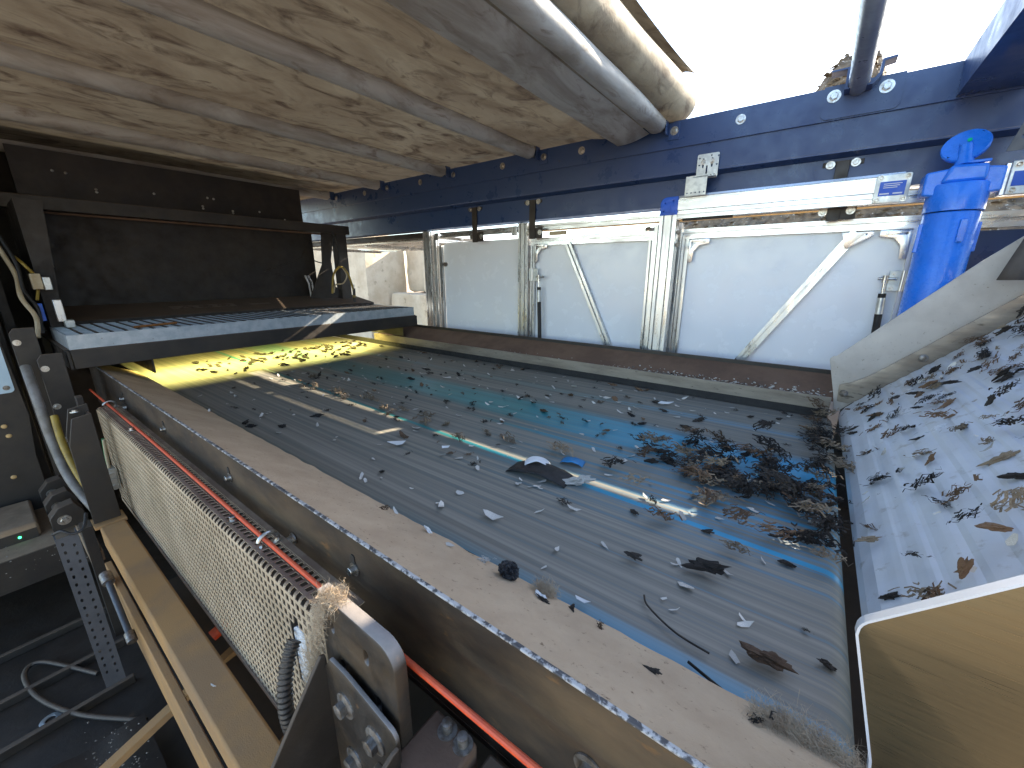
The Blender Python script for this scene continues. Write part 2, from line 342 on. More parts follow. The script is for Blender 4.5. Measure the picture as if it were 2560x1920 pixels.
# conveyor -----------------------------------------------------------------
XE = .180         # belt end
XB = -5.6
cv = thing('belt_conveyor', (-2, 1.66, 0), 'wide grey belt conveyor with brown dusty sloping side guards', 'conveyor')
rl = .05
prof = [(XB, 0), (-4, 0), (-3, 0), (-2, 0), (-1, 0), (XE - rl, 0)] + [(XE - rl + rl * math.sin(R(a)), -rl + rl * math.cos(R(a))) for a in range(10, 181, 10)] + [(XB, -2 * rl)]
b = MB()
b.grid(lambda a, c: (prof[round(a * (len(prof) - 1))][0], .60 + 2.10 * c, prof[round(a * (len(prof) - 1))][1]), len(prof) - 1, 40)
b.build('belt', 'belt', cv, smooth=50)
# near guard: inner skirt, dusty apron, dark side plate
b = MB().box(XB, XE - .03, .628, .640, .004, .068); b.build('near_rubber_skirt', 'rubber', cv)
YN0, ZN0, YN1, ZN1 = .640, .070, .416, .185
def apron_near(a, c):
    x = -3.9 + (XE - .02 + 3.9) * a; yy = YN0 + (YN1 - YN0) * c; zz = ZN0 + (ZN1 - ZN0) * c
    n_ = noise.fractal(Vector((x * 9, yy * 30, 3)), 1, 2, 4) * .0022
    return (x, yy + (.004 * noise.noise(Vector((x * 14, 5, 0))) if c == 0 else 0), zz + n_)
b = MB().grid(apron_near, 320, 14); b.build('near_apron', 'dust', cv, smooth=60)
b = MB().box(-3.9, XE - .02, .408, .4155, -.085, .1855); b.build('near_side_plate', 'side', cv)
b = MB().box(-3.9, XE - .02, .4070, .4165, .1825, .1875); b.build('worn_top_edge', 'edge', cv, bev=.002)
b = MB().prism([(.4075, -.0855), (.4155, -.0855), (.62, -.13), (.62, -.14), (.4075, -.10)], -3.9, XE - .02, 'X'); b.build('near_tray', 'soot', cv)
# far guard
b = MB().box(XB, XE - .03, 2.655, 2.668, .004, .052); b.build('far_rubber_skirt', 'rubber', cv)
b = MB().box(-3.9, XE - .03, 2.652, 2.660, .050, .122); st = b.build('far_steel_strip', 'strip', cv, bev=.0015)
for k in range(14): bolt(st, (-3.75 + k * .295, 2.652, .088), (0, -1, 0), .010, 'screw', 'strip', 'screw')
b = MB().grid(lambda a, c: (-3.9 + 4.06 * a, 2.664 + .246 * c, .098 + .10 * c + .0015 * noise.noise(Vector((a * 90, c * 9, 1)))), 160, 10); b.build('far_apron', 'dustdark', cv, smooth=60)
b = MB().box(-3.9, XE - .03, 2.908, 2.916, .10, .222); b.build('far_top_lip', 'black', cv, bev=.002)
b = MB().cyl((XE - rl, .62, -rl), (XE - rl, 2.68, -rl), rl - .006, 32); b.build('end_roller', 'steel', cv)
b = MB().box(XB, XE - .2, .6, 2.7, -.16, -.02); b.build('slider_bed', 'soot', cv)
for x in (-3.4, -1.2):
    MB().box(x - .05, x + .05, 2.70, 2.80, -1.44, .1).build('support_leg', 'black', cv)
# cap screws with slots on the near side plate
for x, z in ((-2.98, .094), (-2.22, .097), (-1.488, .098), (-.757, .101)):
    sp = MB().prism(slot(x - .004, z + .012, .008, .035), .4055, .4075, 'Y').build('adjustment_slot', 'rubber', cv)
    bolt(cv, (x, .406, z), (0, -1, 0), .0105, 'socket', 'bolt', 'cap_screw')
bolt(cv, (-.162, .406, .05), (0, -1, 0), .012, 'stud', 'boltdirty', 'stud')
def eye_bolt(x, z):
    e = MB(); cy = .345; e.tube([(x, .405, z), (x, .380, z + .008), (x, .366, z + .020)], .006, 10)
    e.tube([(x - .004 + .021 * math.cos(R(t)) * 0, cy + .024 * math.cos(R(t)), z + .028 + .022 * math.sin(R(t))) for t in range(-150, 166, 15)], .0058, 10)
    e.cyl((x, .4055, z), (x, .402, z), .017, 18); e.cyl((x, .402, z), (x, .390, z), .0115, 6)
    return e.build('eye_bolt', 'bolt', cv)
eye_bolt(-2.95, .05); eye_bolt(-1.06, .05)

# pull cord ---------------------------------------------------------------
pts = []
for i in range(90):
    x = -3.45 + 3.95 * i / 89
    pts.append((x, .3425 + .003 * math.sin(x * 2.2), .082 + .004 * math.sin(x * 1.1 + .3) + .002 * (x + 2)))
cord = MB().tube(pts, .0058, 10).build('pull_cord', 'cord'); tag(cord, 'thin red orange emergency pull cord strung along the conveyor side', 'cord')

# perforated guard --------------------------------------------------------
def guard_pt(s_, t):   # s along X, t along the profile (0 bottom)
    h = .535; r = .014; x = -3.0 + s_
    if t < h: return Vector((x, .300, -.482 + t))
    a = (t - h) / r
    if a < math.pi / 2 - 1e-6: return Vector((x, .300 + r - r * math.cos(a), .053 + r * math.sin(a)))
    return Vector((x, .300 + r + (t - h - r * math.pi / 2), .053 + r - .004 * min(1, (t - h - r * math.pi / 2) / .03)))
LEN = 2.31; HT = .535 + .022 + .056
def guard():
    b = MB(); ni = 95; nj = 23; pa = LEN / ni; pb = HT / nj; K = 5
    for i in range(ni):
        for j in range(nj):
            s_, t = (i + .5) * pa, (j + .5) * pb
            if abs(s_ - 2.15) < .045 and abs(t - .36) < .12 * (1 - abs(s_ - 2.15) / .08): continue      # torn opening for the hose
            def loop(k):
                a, c = pa * k / 2, pb * k / 2
                return [(s_ - a, t - c + 2 * c * q / K) for q in range(K + 1)] + [(s_ + a, t + c - 2 * c * q / K) for q in range(K + 1)]
            o = loop(1.0); n_ = loop(.63); m_ = len(o)
            b.add([guard_pt(*q) for q in o + n_], [(e, (e + 1) % m_, (e + 1) % m_ + m_, e + m_) for e in range(m_)])
    return b
pg = thing('perforated_guard', (-1.9, .31, -.48), 'pale perforated sheet metal guard with folded top below the pull cord', 'guard')
o = guard().build('perforated_sheet', 'perf', pg, smooth=0)
me = o.data; bm = bmesh.new(); bm.from_mesh(me); bmesh.ops.remove_doubles(bm, verts=bm.verts, dist=1e-5); bm.to_mesh(me); bm.free()
sd = o.modifiers.new('thickness', 'SOLIDIFY'); sd.thickness = .002; sd.offset = 0
b = MB().box(-3.012, -.685, .296, .304, -.494, -.470); b.build('bottom_hem', 'perf', pg)
b = MB().box(-3.012, -2.988, .2965, .3035, -.47, .055); b.build('end_hem', 'perf', pg)
b = MB().box(-.70, -.682, .2965, .3035, -.47, .055); b.build('end_hem', 'perf', pg)
b = MB().box(-3.0, -.69, .368, .384, .0622, .0655); b.build('top_hem', 'perf', pg)
for x in (-2.42, -1.26): bolt(pg, (x, .331, .069), (0, 0, 1), .009, 'socket', 'bolt', 'cap_screw')
b = MB().box(-3.0, -.69, .322, .40, -.47, -.03); b.build('drive_cover', 'soot', pg)

# end bracket at the near end of the guard ----------------------------------
eb = thing('mounting_plate', (-.57, .31, -.3), 'thick dark steel mounting plate with rusty slots and rounded corner', 'plate')
ol = [(-.682, -.30), (-.455, -.30), (-.455, .125)] + [(-.495 + .04 * math.cos(R(a)), .128 + .04 * math.sin(R(a))) for a in range(0, 91, 15)] + [(-.682, .168)]
hl = [slot(-.645, .105, .009, .014), slot(-.535, .108, .010, .018), slot(-.62, .028, .009, .014), slot(-.51, .02, .010, .018)]
plate(ol, hl, .026, ((0, .300, 0), (1, 0, 0), (0, 0, 1)), .003).build('plate', 'plate', eb, smooth=40)
plate([(-.66, -.3), (-.47, -.3), (-.47, .14), (-.66, .14)], [], .004, ((0, .318, 0), (1, 0, 0), (0, 0, 1))).build('backing', 'rust', eb)
# folded bracket with three flange bolts in front of it
fb = thing('folded_bracket', (-.6, .27, -.5), 'black folded steel bracket held by three large flange bolts', 'bracket')
ol = [(-.655, -.62), (-.475, -.62), (-.470, -.12), (-.438, -.05), (-.438, .01)] + [(-.458 + .02 * math.cos(R(a)), .012 + .02 * math.sin(R(a))) for a in range(0, 91, 30)] + [(-.58, .052), (-.632, .052), (-.655, .02)]
plate(ol, [], .008, ((0, .272, 0), (1, 0, 0), (0, 0, 1)), .0015).build('back_plate', 'plate', fb, smooth=40)
b = MB().prism([(.272, .045), (.262, .05), (.12, -.15), (.02, -.62), (.272, -.62)], -.662, -.654, 'X'); b.build('side_flange', 'black', fb, bev=.002)
b = MB().prism([(.268, .012), (.255, .012), (.195, -.02), (.175, -.10), (.175, -.62), (.268, -.62)], -.4365, -.4285, 'X'); b.build('side_flange', 'black', fb, bev=.002)
for x, z in ((-.592, -.028), (-.50, -.035), (-.585, -.165)): bolt(fb, (x, .267, z), (0, -1, 0), .0155, 'flange', 'boltdirty', 'flange_bolt')
# clamp block
cb = thing('bearing_block', (-.3, .33, -.3), 'brown dusty box section block with two studs under the cord', 'block')
MB().box(-.455, -.352, .25, .372, -.30, -.035).build('housing', 'dustdark', cb, bev=.006)
MB().box(-.462, -.345, .236, .249, -.30, -.02).build('front_lip', 'side', cb, bev=.003)
for x in (-.41, -.372): bolt(cb, (x, .355, -.035), (0, 0, 1), .0095, 'stud', 'boltdirty', 'stud')
MB().box(-.335, .10, .29, .385, -.30, -.055).build('extension', 'soot', cb, bev=.005)
for k, (x, y) in enumerate(((-.34, .20), (-.31, .225))):
    MB().tube([(x, y, -.12), (x + .03, y - .02, -.2), (x + .05, y - .03, -.4)], .012, 12).build('pipe_stub', 'boltdirty', cb)
# corrugated hose
pts = []; rr = []
for i in range(121):
    t = i / 120; a = R(-75 + 215 * (1 - t))
    pts.append((-.80 + .045 * math.cos(a) - .055 * t, .285 - .055 * math.sin(math.pi * t), -.07 - .26 * t + .03 * math.sin(a)))
    rr.append(.0165 if (i % 4) < 2 else .0135)
tag(MB().tube(pts, .015, 14, True, rr).build('corrugated_hose', 'hose', smooth=60), 'black corrugated hose looping out through the perforated guard', 'hose')
b = plate(rrect(-.90, -.79, -.26, -.06, .03), [], .004, ((0, .312, 0), (1, 0, 0), (0, 0, 1))); tag(b.build('white_cover', 'panel'), 'white plastic cover showing behind the corrugated hose', 'cover')

def fluff(name, path, n, length, r, label, m='fluff'):
    b = MB(); rnd = random.Random(name + str(n))
    for i in range(n):
        t = rnd.random() * (len(path) - 1); k = min(int(t), len(path) - 2); p = Vector(path[k]).lerp(Vector(path[k + 1]), t - k)
        p = p + Vector((rnd.gauss(0, r), rnd.gauss(0, r), rnd.gauss(0, r)))
        d = Vector((rnd.gauss(0, 1), rnd.gauss(0, 1), rnd.gauss(0, 1))).normalized() * length * rnd.uniform(.4, 1.2); sg = d.orthogonal().normalized() * .00028
        q = p + d * .5 + Vector((rnd.gauss(0, 1), rnd.gauss(0, 1), rnd.gauss(0, 1))) * length * .25
        b.add([p - sg, p + sg, q + sg, q - sg, p + d], [(0, 1, 2, 3), (3, 2, 4)])
    return tag(b.build(name, m, smooth=0), label, 'fluff')
fluff('fibre_fluff', [(-.615, .297, .178), (-.655, .29, .172), (-.685, .272, .08), (-.715, .27, -.02), (-.72, .265, -.10)], 4200, .022, .0085, 'tan fibre fluff hanging over the corner of the mounting plate')
fluff('fibre_fluff', [(-.40, .632, .082), (-.36, .634, .084)], 1300, .018, .007, 'small tuft of tan fluff beside the black lump on the guard')
fluff('fibre_fluff', [(.03, .60, .10), (.08, .61, .10), (.15, .61, .09)], 2400, .024, .009, 'bushy tuft of tan fluff at the belt end of the guard')

# tan square beam lower left ----------------------------------------------
tb = thing('square_beam', (-1.4, .205, -.55), 'tan dust covered square steel beam running below the perforated guard', 'beam')
MB().box(-2.66, .2, .158, .254, -.555, -.45).build('box_section', 'tan', tb, bev=.008)
MB().box(-2.55, .2, .132, .1565, -.80, -.585).build('lower_angle', 'tan', tb, bev=.003)
MB().box(-2.78, -2.662, .142, .262, -.462, -.446).build('end_cap', 'tan', tb, bev=.002)
MB().box(-2.79, -2.70, .10, .14, -1.2, -.447).build('end_post', 'soot', tb)
# bracket post with chamfered head
bp = thing('bracket_post', (-2.72, .2, -.44), 'dark chamfered channel post standing on the end of the tan beam', 'post')
ch = [(.147, -.44), (.147, -.02), (.178, .105), (.246, .118), (.246, -.44)]
MB().prism(ch, -2.705, -2.692, 'X').build('front_plate', 'black', bp, bev=.002)
MB().prism([(a + .004, c + .03) for a, c in ch], -2.79, -2.78, 'X').build('rear_plate', 'black', bp, bev=.002)
MB().box(-2.78, -2.7055, .236, .246, -.44, .11).build('web', 'soot', bp)
bolt(bp, (-2.74, .2, .128), (0, 0, 1), .012, 'hex')
# upright plates carrying the grating end
for k, (y0, x, z0, z1, lab) in enumerate(((.165, -3.38, -.35, .33, 'dark upright bracket plate beneath the near end of the grating'), (.105, -3.62, -.45, .46, 'dark upright plate behind the bracket beneath the grating'))):
    up = thing('upright_plate', (x, y0, z0), lab, 'plate')
    MB().prism([(y0, z0), (y0, z1 - .03), (y0 + .02, z1), (y0 + .10, z1), (y0 + .10, z0)], x, x + .012, 'X').build('plate', 'black', up, bev=.002)
    MB().box(x - .09, x - .001, y0 + .09, y0 + .10, z0, z1 - .02).build('flange', 'soot', up)
    for zz in (z1 - .08, z1 - .3, z1 - .5): bolt(up, (x + .0125, y0 + .02, zz), (1, 0, 0), .011, 'hex')
MB_ = MB().box(-3.05, -3.0, .235, .262, -.35, .14); tag(MB_.build('guard_angle', 'soot', bev=.003), 'narrow dark angle bar at the far end of the perforated guard', 'bar')
tj = thing('terminal_box', (-2.85, .28, -.32), 'small grey junction box behind the post with round cable glands', 'box')
MB().box(-2.92, -2.86, .25, .29, -.36, -.24).build('body', 'zinc', tj, bev=.003)
for k in range(3): MB().cyl((-2.86, .27, -.345 + .035 * k + .0), (-2.853, .27, -.345 + .035 * k), .014, 18).build('gland', 'alu', tj)
for k, (m_, dx) in enumerate((('green', 0), ('cream', .02))):
    mm = mat('green_wire', (.02, .22, .08), rough=.5) if k == 0 else M['cream']
    tag(MB().tube([(-2.9 + dx, .27, -.24), (-2.92 + dx, .275, -.17), (-2.90 + dx, .28, -.08)], .007, 8).build('cable', mm), ('green' if k == 0 else 'cream') + ' wire entering the small grey junction box', 'cable')

# left dark pillar, sign, hoses ---------------------------------------------
pl = thing('frame_pillar', (-3.9, 0, -1), 'tall black frame pillar at the left edge with brass rivets', 'pillar')
MB().box(-4.1, -3.95, -.12, .10, -1.3, 1.5).build('column', 'black', pl, bev=.006)
MB().box(-4.3, -4.11, .12, .16, -1.0, .9).build('rear_flange', 'soot', pl)
MB().prism([(-.8, -1.2), (-.8, 1.0), (.05, 1.0), (.085, -.05), (.06, -.30), (.06, -1.2)], -3.66, -3.64, 'X').build('side_panel', 'black', pl, bev=.003)
for y, z in ((-.10, -.10), (-.02, -.09), (-.10, -.20), (-.015, -.15), (-.05, -.4)): bolt(pl, (-3.638, y, z), (1, 0, 0), .011, 'dome', 'timber', 'rivet')
sg = thing('wall_sign', (-3.63, -.15, .2), 'pale blue blank sign plate at the left edge', 'sign')
plate(rrect(-.32, .062, .10, .75, .02), [], .004, ((-3.632, 0, 0), (0, 1, 0), (0, 0, 1))).build('plate', 'sign', sg)
bolt(sg, (-3.629, .035, .13), (1, 0, 0), .009, 'hex', 'boltdirty')
def hose(name, pts, r, m, label, n=24, cat='hose'):
    P_ = [Vector(p) for p in pts]; out = []
    for i in range(len(P_) - 1):
        a, b_, c, d = P_[max(i - 1, 0)], P_[i], P_[i + 1], P_[min(i + 2, len(P_) - 1)]
        for k in range(n):
            t = k / n; out.append(.5 * ((2 * b_) + (c - a) * t + (2 * a - 5 * b_ + 4 * c - d) * t * t + (3 * b_ - a - 3 * c + d) * t ** 3))
    out.append(P_[-1]); return tag(MB().tube(out, r, 12).build(name, m, smooth=60), label, cat)
hose('thick_hose', [(-3.4, .12, .27), (-3.25, .118, .12), (-3.2, .12, -.12), (-3.1, .135, -.32), (-2.95, .18, -.47)], .021, 'greyhose', 'thick pale grey hose hanging beside the black upright plates')
hose('thin_hose', [(-3.2, .155, .02), (-3.12, .15, -.12), (-3.02, .165, -.28), (-2.9, .2, -.42)], .016, 'yellow', 'yellow hose hanging next to the thick pale grey hose')
hose('cable', [(-4.05, .16, 1.05), (-3.98, .19, .9), (-3.98, .22, .75), (-3.9, .21, .62), (-3.85, .24, .5), (-3.8, .22, .38)], .012, 'cream', 'cream cable running down between pillar and hood', cat='cable')
hose('cable', [(-4.0, .20, 1.0), (-3.95, .235, .82), (-3.92, .23, .66), (-3.88, .26, .55), (-3.86, .25, .40)], .009, 'rubber', 'black cable running down between pillar and hood', cat='cable')
hose('cable', [(-4.0, .24, .86), (-3.93, .27, .80), (-3.95, .30, .72), (-3.9, .27, .6)], .008, 'yellow', 'yellow looped cable beside the cream valve block', cat='cable')
vb = thing('valve_block', (-3.95, .28, .6), 'cream and grey valve block with tag left of the dark hood', 'valve')
MB().box(-3.97, -3.90, .27, .315, .665, .76).build('body', 'cream', vb, bev=.004); MB().box(-3.965, -3.895, .318, .352, .66, .74).build('connector', 'zinc', vb, bev=.004)
MB().box(-3.93, -3.88, .33, .37, .46, .60).build('plug', 'alu', vb, bev=.004); MB().box(-3.93, -3.86, .355, .40, .42, .47).build('clip', 'zinc', vb, bev=.004)
bx = MB().box(-3.93, -3.89, .26, .285, .47, .58); tag(bx.build('blue_connector', 'bluecap', bev=.003), 'small blue connector under the cream valve block', 'connector')
rt = thing('warning_tag', (-4.2, .37, .85), 'small red and white tag on the left cheek of the hood', 'tag')
MB().box(-4.21, -4.20, .37, .41, .90, .935).build('red_band', 'redtag', rt); MB().box(-4.21, -4.20, .372, .412, .80, .90).build('white_area', 'cream', rt)

# grating platform ------------------------------------------------------------
gp = thing('grating_platform', (-3.75, 1.56, .33), 'galvanised steel grating walkway spanning over the belt', 'grating')
GX0, GX1, GY0, GY1, GZ0, GZ1 = -4.10, -3.40, .30, 2.82, .335, .418
for nm, q in (('front_band', (GX1 - .006, GX1, GY0, GY1)), ('rear_band', (GX0, GX0 + .006, GY0, GY1)), ('end_band', (GX0 + .007, GX1 - .007, GY0, GY0 + .006)), ('end_band', (GX0 + .007, GX1 - .007, GY1 - .006, GY1))):
    MB().box(*q, GZ0, GZ1).build(nm, 'galv', gp)
me, c = MB().box(-.0025, .0025, GY0 + .007, GY1 - .007, .376, .4165).mesh('bearing_bar'); me.materials.append(M['galv'])
for k in range(1, 22): put('bearing_bar', me, 'galv', (GX0 + .7 * k / 22, c.y, c.z), gp)
me, c = MB().box(GX0 + .0075, GX1 - .0075, -.0055, .0055, .39, .4205).mesh('cross_bar'); me.materials.append(M['soot'])  # dark finish paints the shadowed gaps of the grating onto the bars
for k in range(1, 38): put('cross_bar', me, 'galv', (c.x, GY0 + 2.52 * k / 38, c.z), gp)
cs = MB().cyl((-3.52, .62, .425), (-3.60, .86, .425), .008, 10); tag(cs.build('loose_rod', 'rust'), 'rusty rod lying on the near end of the grating', 'rod')
# sensor housing below with yellow lamp
sh = thing('sensor_housing', (-3.75, 1.56, .2), 'black sensor housing under the grating glowing yellow below', 'housing')
b = MB().prism([(-3.395, .222), (-3.395, .332), (-3.43, .332), (-3.43, .326), (-3.402, .326), (-3.402, .222)], .30, 2.84, 'Y'); b.build('front_channel', 'black', sh, bev=.002)
MB().box(-4.92, -3.431, .28, 2.86, .327, .3335).build('top_plate', 'black', sh)
MB().box(-3.885, -3.88, .66, 2.66, .215, .3265).build('front_baffle', 'black', sh)  # added to cut off the lamp light in front of the housing
MB().box(-4.92, -4.91, .30, 2.84, .02, .3265).build('rear_plate', 'black', sh)
MB().prism([(-3.40, .222), (-3.40, .3265), (-4.109, .3265), (-4.109, .205)], .284, .296, 'Y').build('end_plate', 'black', sh); MB().box(-4.109, -3.40, 2.845, 2.857, .23, .3265).build('end_plate', 'black', sh)
MB().cyl((-4.03, .68, .312), (-4.03, 2.64, .312), .012, 14).build('lamp_tube', 'lamp', sh)
al = bpy.data.lights.new('lamp_light', 'AREA'); al.shape = 'RECTANGLE'; al.size = .12; al.size_y = 1.96; al.energy = 11; al.color = (1, .88, .26)
for y in (.645, 2.668): MB().box(-4.90, -3.41, y, y + .008, .13, .3265).build('light_baffle', 'black', sh)  # added at both sides to keep the lamp light off the aprons
ao = bpy.data.objects.new('lamp_light', al); col.objects.link(ao); ao.parent = sh; ao.location = Vector((-4.03, 1.66, .296)) - WLOC[sh.name]

# rear hood ------------------------------------------------------------------
hd = thing('rear_hood', (-4.5, 1.5, .3), 'large dark brown dusty machine hood behind the grating', 'hood')
MB().box(-4.62, -4.60, .30, 2.45, .35, 1.30).build('rear_panel', 'soot', hd)
MB().prism([(-4.60, .42), (-4.60, .52), (-4.12, .44), (-4.12, .36)], .30, 2.84, 'Y').build('ledge', 'soot', hd, bev=.003)
b = MB().prism([(.40, 1.0), (.40, .55), (1.1, .78), (1.2, .80), (.9, .95), (.55, 1.04)], -4.598, -4.593, 'X'); b.build('raised_pressing', 'soot', hd)
b = MB().prism([(1.9, .78), (2.3, .92), (2.40, 1.1), (2.42, .9), (2.2, .72)], -4.598, -4.59, 'X'); b.build('raised_pressing', 'soot', hd)
MB().prism([(.30, .42), (.30, 1.20), (.42, 1.20), (.36, .42)], -4.55, -3.98, 'X').build('left_cheek', 'soot', hd)
b = MB().prism([(2.25, .50), (2.43, .86), (2.46, 1.2), (2.60, 1.2), (2.53, .9), (2.55, .62), (2.66, .53), (2.70, .5)], -4.42, -4.40, 'X'); b.build('right_cheek', 'black', hd)
MB().box(-4.46, -4.36, 2.60, 2.72, .42, 1.19).build('right_post', 'black', hd, bev=.004)
MB().box(-4.50, -4.38, .05, 2.78, 1.185, 1.275).build('cross_beam', 'black', hd, bev=.004)
MB().box(-4.505, -4.48, .30, 2.75, 1.172, 1.184).build('lower_trim', 'dustdark', hd)
MB().box(-4.85, -4.84, .40, 2.50, 1.2, 1.66).build('bolted_panel', 'black', hd)
for y, z in ((.61, 1.52), (.68, 1.515), (.83, 1.42), (.83, 1.40), (1.2, 1.44), (1.6, 1.46), (1.65, 1.457), (1.55, 1.38), (1.55, 1.36), (1.8, 1.365), (1.8, 1.345), (2.05, 1.385), (2.3, 1.33), (2.3, 1.31)):
    bolt(hd, (-4.838, y, z), (1, 0, 0), .009, 'dome', 'bolt', 'rivet')
MB().box(-6.6, -4.45, -1.3, 2.98, 1.765, 1.775).build('tarp_shade_plate', 'soot', hd)  # unseen plate added above the tarp to darken its rear bays
MB().box(-5.42, -5.40, -1.6, 2.42, -1.4, 1.764).build('back_wall', 'soot', hd)
MB().box(-5.40, -4.10, -.30, -.28, -1.4, 1.764).build('side_wall', 'soot', hd)
stk = thing('safety_sticker', (-4.3, 1.2, .44), 'faded warning sticker with triangle and round pictograms on the hood ledge', 'sticker')
ux = Vector((.48, 0, -.08)).normalized()
def ledgepos(x, y): return Vector((x, y, .5215 - (x + 4.6) * (.08 / .48)))
def on_ledge(poly_holes, name, m, lift):
    ol, hs = poly_holes; o0 = ledgepos(-4.36, 0); nn = Vector((0, 1, 0)).cross(-ux) 
    nn = Vector((.164, 0, .986)); plate(ol, hs, .001, (o0 + nn * lift, (0, 1, 0), -ux)).build(name, m, stk)
on_ledge((rrect(1.02, 1.50, -.075, .045, .01), []), 'sticker', 'sticker', .002)
on_ledge(([(1.07, -.06), (1.19, -.06), (1.13, .03)], [[(1.095, -.047), (1.165, -.047), (1.13, .01)]]), 'triangle', 'soot', .0035)
for cy in (1.27, 1.41): on_ledge((circ(cy, -.015, .05, 24), [circ(cy, -.015, .038, 24)]), 'ring', 'soot', .0035); on_ledge(([(cy - .02, -.035), (cy + .012, -.035), (cy + .025, .01), (cy - .015, .012)], []), 'pictogram', 'soot', .0035)
s2_ = plate(rrect(1.62, 1.80, -.02, .03, .006), [], .001, (ledgepos(-4.33, 0) + Vector((.0004, 0, .002)), (0, 1, 0), -ux)); tag(s2_.build('small_label', 'sticker'), 'small faded rectangular label on the hood ledge', 'label')
# cables by the right cheek
hose('cable', [(-4.30, 2.52, 1.2), (-4.29, 2.56, 1.05), (-4.28, 2.55, .88), (-4.30, 2.50, .78)], .010, 'rubber', 'black cable dropping from the hood cross beam', cat='cable')
hose('cable', [(-4.22, 2.40, .55), (-4.22, 2.44, .75), (-4.2, 2.52, .83), (-4.2, 2.60, .75), (-4.2, 2.65, .55)], .011, 'yellow', 'yellow brown cable arching beside the hood right post', cat='cable')
hose('cable', [(-4.24, 2.43, .56), (-4.24, 2.46, .64), (-4.2, 2.53, .66), (-4.2, 2.58, .74), (-4.2, 2.54, .82)], .007, 'cream', 'thin cream cable loop beside the hood right post', cat='cable')
hose('cable', [(-4.6, 2.40, .92), (-4.58, 2.5, .88), (-4.55, 2.62, .87)], .006, 'rubber', 'thin black cable crossing the gap beside the hood', cat='cable')
pgc = thing('sensor_plug', (-4.2, 2.65, .45), 'yellow banded sensor plug standing on the hood ledge', 'plug')
MB().cyl((-4.2, 2.645, .45), (-4.2, 2.65, .60), .016, 16).build('body', 'black', pgc); MB().cyl((-4.2, 2.6455, .50), (-4.2, 2.647, .525), .0175, 16).build('band', 'yellow', pgc); MB().cyl((-4.2, 2.648, .60), (-4.2, 2.65, .645), .010, 12).build('ferrule', 'zinc', pgc)
for k in range(2): tag(MB().tube([(-4.5, 2.31 + .035 * k, .5), (-4.5, 2.30 + .035 * k, .66), (-4.5, 2.27 + .035 * k, .74)], .011, 10).build('steel_pipe', 'alu'), ('left' if k == 0 else 'right') + ' pale upright pipe of the pair behind the hood cheek', 'pipe')

# ================================================================== FAR SIDE BEAM
fbm = thing('side_beam', (-2, 3.05, 1.2), 'long dark blue steel side beam above the white panels', 'beam')
XL, XR = -6.5, 3.2
MB().box(XL, XR, 3.0005, 3.006, 1.40, 1.705).build('main_face', 'navy', fbm)
MB().box(XL, XR, 2.990, 3.0, 1.551, 1.7095).build('upper_plate', 'navy', fbm, bev=.002)
MB().box(XL, XR, 3.0065, 3.14, 1.703, 1.7085).build('top_flange', 'navy', fbm)
b = MB().prism([(3.0, 1.399), (3.006, 1.399), (3.075, 1.385), (3.075, 1.215), (3.155, 1.205), (3.155, 1.197), (3.067, 1.205), (3.067, 1.375), (3.0, 1.391)], XL, XR, 'X'); b.build('lower_web', 'navy', fbm)
for x in (-.5, -1.55, -2.3, -3.35, -4.3): bolt(fbm, (x - .03, 2.9895, 1.645), (0, -1, 0), .018, 'hex')
for x in (-1, -2, -3, -4, -5):
    sk = MB().box(x + .045, x + .052, 2.93, 2.989, 1.63, 1.74).box(x + .0525, x + .12, 2.983, 2.9895, 1.60, 1.70); skt = sk.build('bow_socket', 'navy', fbm, bev=.002)
    bolt(skt, (x + .09, 2.9825, 1.652), (0, -1, 0), .017, 'hex')
# saddle for the bare tube at X=0
sd0 = plate(rrect(-.14, .18, 1.558, 1.715, .03, corners=(0, 0, 1, 1)), [], .006, ((0, 2.9865, 0), (1, 0, 0), (0, 0, 1))).build('saddle_plate', 'navy', fbm)
u = [(-.12, 1.80), (-.055, 1.80), (-.055, 1.655), (.055, 1.655), (.085, 1.72), (.085, 1.80), (.13, 1.81), (.13, 1.825), (.075, 1.818), (.073, 1.73), (.045, 1.667), (-.043, 1.667), (-.043, 1.812), (-.12, 1.812)]
MB().prism([(a, 1.62 + (c - 1.62) * .62 + .02) for a, c in u], 2.90, 2.984, 'Y').build('saddle_cup', 'navy', sd0)
for x, z in ((-.095, 1.665), (.115, 1.663)): bolt(sd0, (x, 2.983, z), (0, -1, 0), .02, 'hex')
# hanger brackets from beam to the panel frame
for x in (-2.72, -2.06, 0.0):
    hb = MB().box(x - .03, x + .03, 3.05, 3.060, 1.05, 1.36).box(x - .03, x + .10, 3.0605, 3.066, 1.055, 1.14).box(x - .09, x + .09, 3.0605, 3.066, 1.335, 1.36).build('hanger_bracket', 'black', fbm, bev=.002)
    for dx, z in ((-.055, 1.345), (.055, 1.345), (.075, 1.10), (-.05, 1.10)): bolt(hb, (x + dx, 3.0595, z), (0, -1, 0), .014, 'hex')

# roof bows -------------------------------------------------------------------
ORD = ['bare steel roof tube against the open sky', 'roof tube at the bright outer edge of the tarp', 'second roof tube from the open edge of the tarp', 'third roof tube from the open edge of the tarp', 'fourth roof tube from the open edge of the tarp', 'rearmost roof tube under the tarp above the hood']
for k in range(6):
    x = -float(k); o = MB().cyl((x, -1.2, 1.69), (x, 2.981, 1.69), .043 if k == 0 else .033, 28).build('roof_tube', 'pipe' if k == 0 else 'steel')
    tag(o, ORD[k], 'tube', 'roof tubes')
